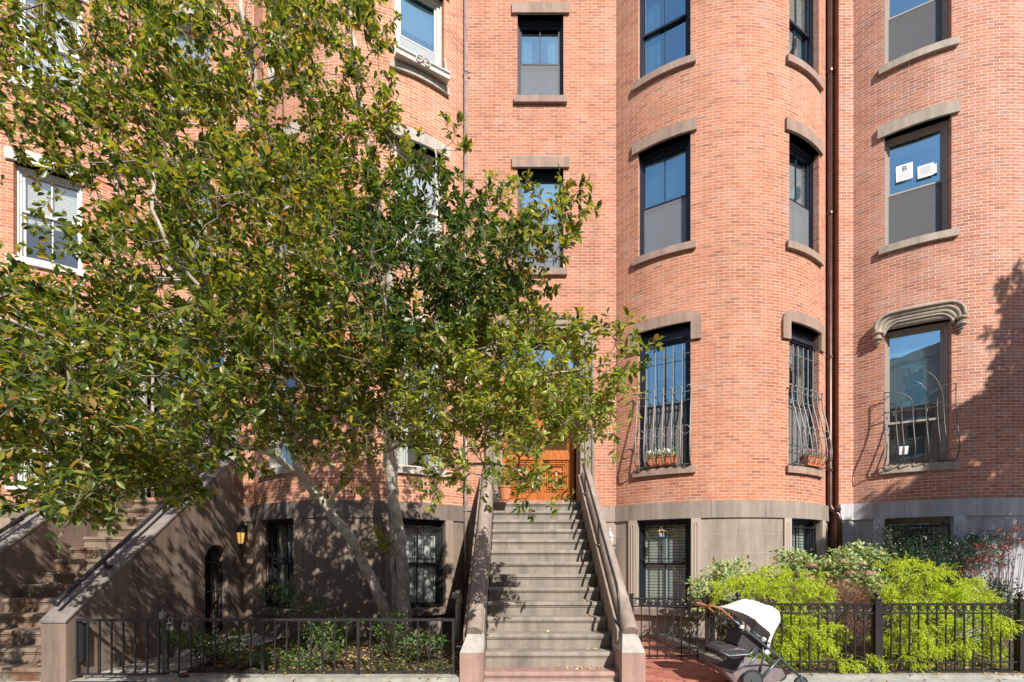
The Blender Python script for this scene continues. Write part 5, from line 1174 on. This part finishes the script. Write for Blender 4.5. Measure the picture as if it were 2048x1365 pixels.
r = shrub('bare_shrub', 'half bare shrub with pale stems and dried red seed heads at the right edge', 'shrub', [(2000, 1100, 8.0, 45, 40, .25, 20), (2040, 1070, 8.0, 30, 30, .2, 10), (1960, 1140, 8.0, 40, 25, .2, 9)], base_at(2010, 8.0), ('red_twig', 'leaf_red'), n=22, leaf=(.03, .06), wid=.35, spread=.03)
shrub('green_shrub', 'dark green shrub with arching branches before the left basement window', 'shrub', [(600, 1200, 7.8, 60, 40, .4, 16), (560, 1180, 7.8, 40, 30, .3, 8), (670, 1240, 7.6, 50, 30, .3, 10)], base_at(640, 7.9), ('twig', 'leaf_under'), n=16, leaf=(.05, .09), wid=.5, spread=.12, shape='oval')
for i, (bl, bs, lb) in enumerate([([(430, 1290, 6.8, 70, 30, .4, 60)], (430, 6.9), 'low leafy clump behind the key boxes'), ([(640, 1290, 6.5, 60, 40, .25, 40), (610, 1330, 6.4, 40, 30, .2, 20)], (630, 6.5), 'bright green leafy clump pressing against the middle of the low railing'),
        ([(850, 1290, 6.9, 40, 30, .3, 26)], (850, 7.0), 'sunlit leafy clump at the right end of the magnolia bed'), ([(770, 1250, 7.4, 60, 30, .3, 22), (800, 1290, 7.2, 50, 30, .2, 18)], (780, 7.4), 'leafy clump around the foot of the magnolia trunks'), ([(520, 1320, 6.6, 60, 25, .3, 26)], (520, 6.6), 'low dim clump left of the middle of the bed'), ([(340, 1280, 7.2, 25, 22, .3, 20)], (340, 7.2), 'small clump beside the concrete path')]):
    shrub('leafy_plant', lb, 'plant', bl, base_at(*bs), ('twig', 'leaf_under'), n=14, leaf=(.035, .075), wid=.5, spread=.07, group='leafy plants in the magnolia bed', shape='oval')
# ground cover and litter
k = 2600; P = np.stack([rng.uniform(-4.5, -.8, k), rng.uniform(6.3, 8.8, k), np.full(k, .09)+rng.random(k)*.05], 1); keep = np.sin(P[:, 0]*3.1)+np.sin(P[:, 1]*4.3+P[:, 0]) > .1; P = P[keep]; k = len(P)
o = leaf_object('ground_cover', P, rng.normal(size=(k, 3))*[1, 1, .4], rng.normal(size=(k, 3))*.4+[0, 0, 1], rng.uniform(.03, .06, k), .03, 'leaf_under', shape='oval'); tag(o, 'low green ground cover in the magnolia bed', 'ground cover', kind='stuff')
def litter(x0, x1, y0, y1, z, k, mat, name='fallen_leaves', size=(.04, .08)):
    P = np.stack([rng.uniform(x0, x1, k), rng.uniform(y0, y1, k), np.full(k, z)+rng.random(k)*.02], 1); l = rng.uniform(*size, k)
    return leaf_object(name, P, rng.normal(size=(k, 3))*[1, 1, .15], rng.normal(size=(k, 3))*.3+[0, 0, 1], l, l*.5, mat, shape='oval', curl=.3)
tag(litter(-4.7, -.7, 6.2, 9.8, .085, 2600, 'litter'), 'dry brown leaves covering the magnolia bed', 'fallen leaves', kind='stuff')
tag(litter(3.2, 11, 6.3, 9, .055, 2200, 'litter'), 'dry leaves between the shrubs of the raised bed', 'fallen leaves', kind='stuff')
tag(litter(-5.8, -4.7, 6, 9.8, .06, 60, 'litter'), 'dry leaves scattered on the concrete path', 'fallen leaves', kind='stuff')
tag(litter(-4.8, -.7, 5.4, 6.2, .088, 60, 'litter'), 'dry leaves blown onto the low stone edging', 'fallen leaves', kind='stuff')
tag(litter(1.8, 8, 5.3, 6.25, .02, 90, 'litter'), 'dry leaves scattered on the pavement by the stroller', 'fallen leaves', kind='stuff')
# yellow leaves on the middle stoop
PP = []
for st, xs in ((0, [(1.0, .35, 26)]), (1, [(1.2, .1, 6), (.1, .5, 3)]), (3, [(1.2, .06, 6)]), (5, [(1.3, .06, 3)]), (2, [(.3, .6, 3)]), (4, [(.9, .4, 2)])):
    y = 6.1+.27*st+.21; z = R(-1.468)+.2108*st+.006
    for (x, sp, n_) in xs:
        for _ in range(n_): PP.append((min(1.40, max(-.3, x+rng.normal()*sp*.5)), y+rng.normal()*.025, z+rng.random()*.02))
k = len(PP); o = leaf_object('fallen_leaves', np.array(PP), rng.normal(size=(k, 3))*[1, 1, .2], rng.normal(size=(k, 3))*.4+[0, 0, 1], rng.uniform(.03, .06, k), .022, 'litter_y', shape='oval', curl=.4); tag(o, 'yellow fallen leaves on the lower treads of the middle stoop', 'fallen leaves', kind='stuff')
PP = []
for st in range(0, 9):
    for _ in range(10): PP.append((rng.uniform(-7.9, -6.3), 6.1+.27*st+.2+rng.normal()*.03, R(-1.418)+.2108*st+.006+rng.random()*.02))
k = len(PP); o = leaf_object('fallen_leaves', np.array(PP), rng.normal(size=(k, 3))*[1, 1, .2], rng.normal(size=(k, 3))*.4+[0, 0, 1], rng.uniform(.03, .06, k), .025, 'litter', shape='oval', curl=.4); tag(o, 'dry leaves on the treads of the left stoop', 'fallen leaves', kind='stuff')

# ---------------------------------------------------------------- flower boxes and potted plant
def planter(label, mt, x0, x1, y, z, petals, hgt=.13, basket=False):
    hgt *= 1.35
    root = thing('flower_box', tuple(mt @ Vector(((x0+x1)/2, y, z))), label, 'planter'); b = MB(); d = .09
    b.prism([(y-d*.8, z), (y+d*.8, z), (y+d, z+hgt), (y-d, z+hgt)], x0, x1, 0, mt); b.box((x0-.012, y-d-.012, z+hgt), (x1+.012, y+d+.012, z+hgt+.02), mt)
    for i in range(6): xx = x0+(x1-x0)*(i+.5)/6; b.tube([(xx-.02, y-d-.002, z+.03), (xx, y-d-.012, z+.08), (xx+.02, y-d-.002, z+.03)], .006, 5, mt)
    b.build('trough', 'terra', root); k = 420; L3 = np.array(mt.to_3x3()); t0 = np.array(mt.translation)
    q = np.stack([rng.uniform(x0, x1, k), y-.03+rng.normal(size=k)*.06, z+hgt+.02+np.abs(rng.normal(size=k))*.06], 1); P = q @ L3.T+t0
    leaf_object('greenery', P, rng.normal(size=(k, 3)), rng.normal(size=(k, 3))*.5+[0, -.3, 1], rng.uniform(.025, .05, k), .02, 'leaf_pot', root, tuple(ORG[root.name]), shape='diamond')
    for mt_, kk in petals:
        q = np.stack([rng.uniform(x0, x1, kk//5), y-.06+rng.normal(size=kk//5)*.05, z+hgt+.06+rng.random(kk//5)*.1], 1); P = np.repeat(q, 5, 0) @ L3.T+t0; k2 = len(P)
        leaf_object('blossoms', P, rng.normal(size=(k2, 3))*[1, .3, 1], rng.normal(size=(k2, 3))*.3+[0, -1, .4], .026, .02, mt_, root, tuple(ORG[root.name]), shape='diamond')
    return root
planter('terracotta trough of white flowers behind the hooked guard nearest the entrance', bayC[2]['M'], -.28, .26, -.06, .035, [('petal_white', 230), ('petal_purple', 20)])
planter('terracotta trough of purple flowers behind the guard beside the downpipe', bayC[3]['M'], -.15, .36, -.08, .035, [('petal_purple', 190)])
v = Vector((-.12, 9.35, R(1.277))); root = thing('potted_plant', tuple(v), 'bushy pale green potted plant on the left side of the top landing', 'potted plant')
b = MB(); b.lathe([(.10, 0), (.14, .24), (.155, .25), (.155, .28), (.13, .28)], 18, Matrix.Translation(v)); b.build('pot', 'terra', root)
k = 900; P = ball_pts(k)*[.30, .26, .27]+np.array(v)+[0, 0, .48]; leaf_object('greenery', P, rng.normal(size=(k, 3)), rng.normal(size=(k, 3))*.6+[0, -.3, 1], rng.uniform(.03, .06, k), .022, 'leaf_pot', root, tuple(v), shape='diamond')
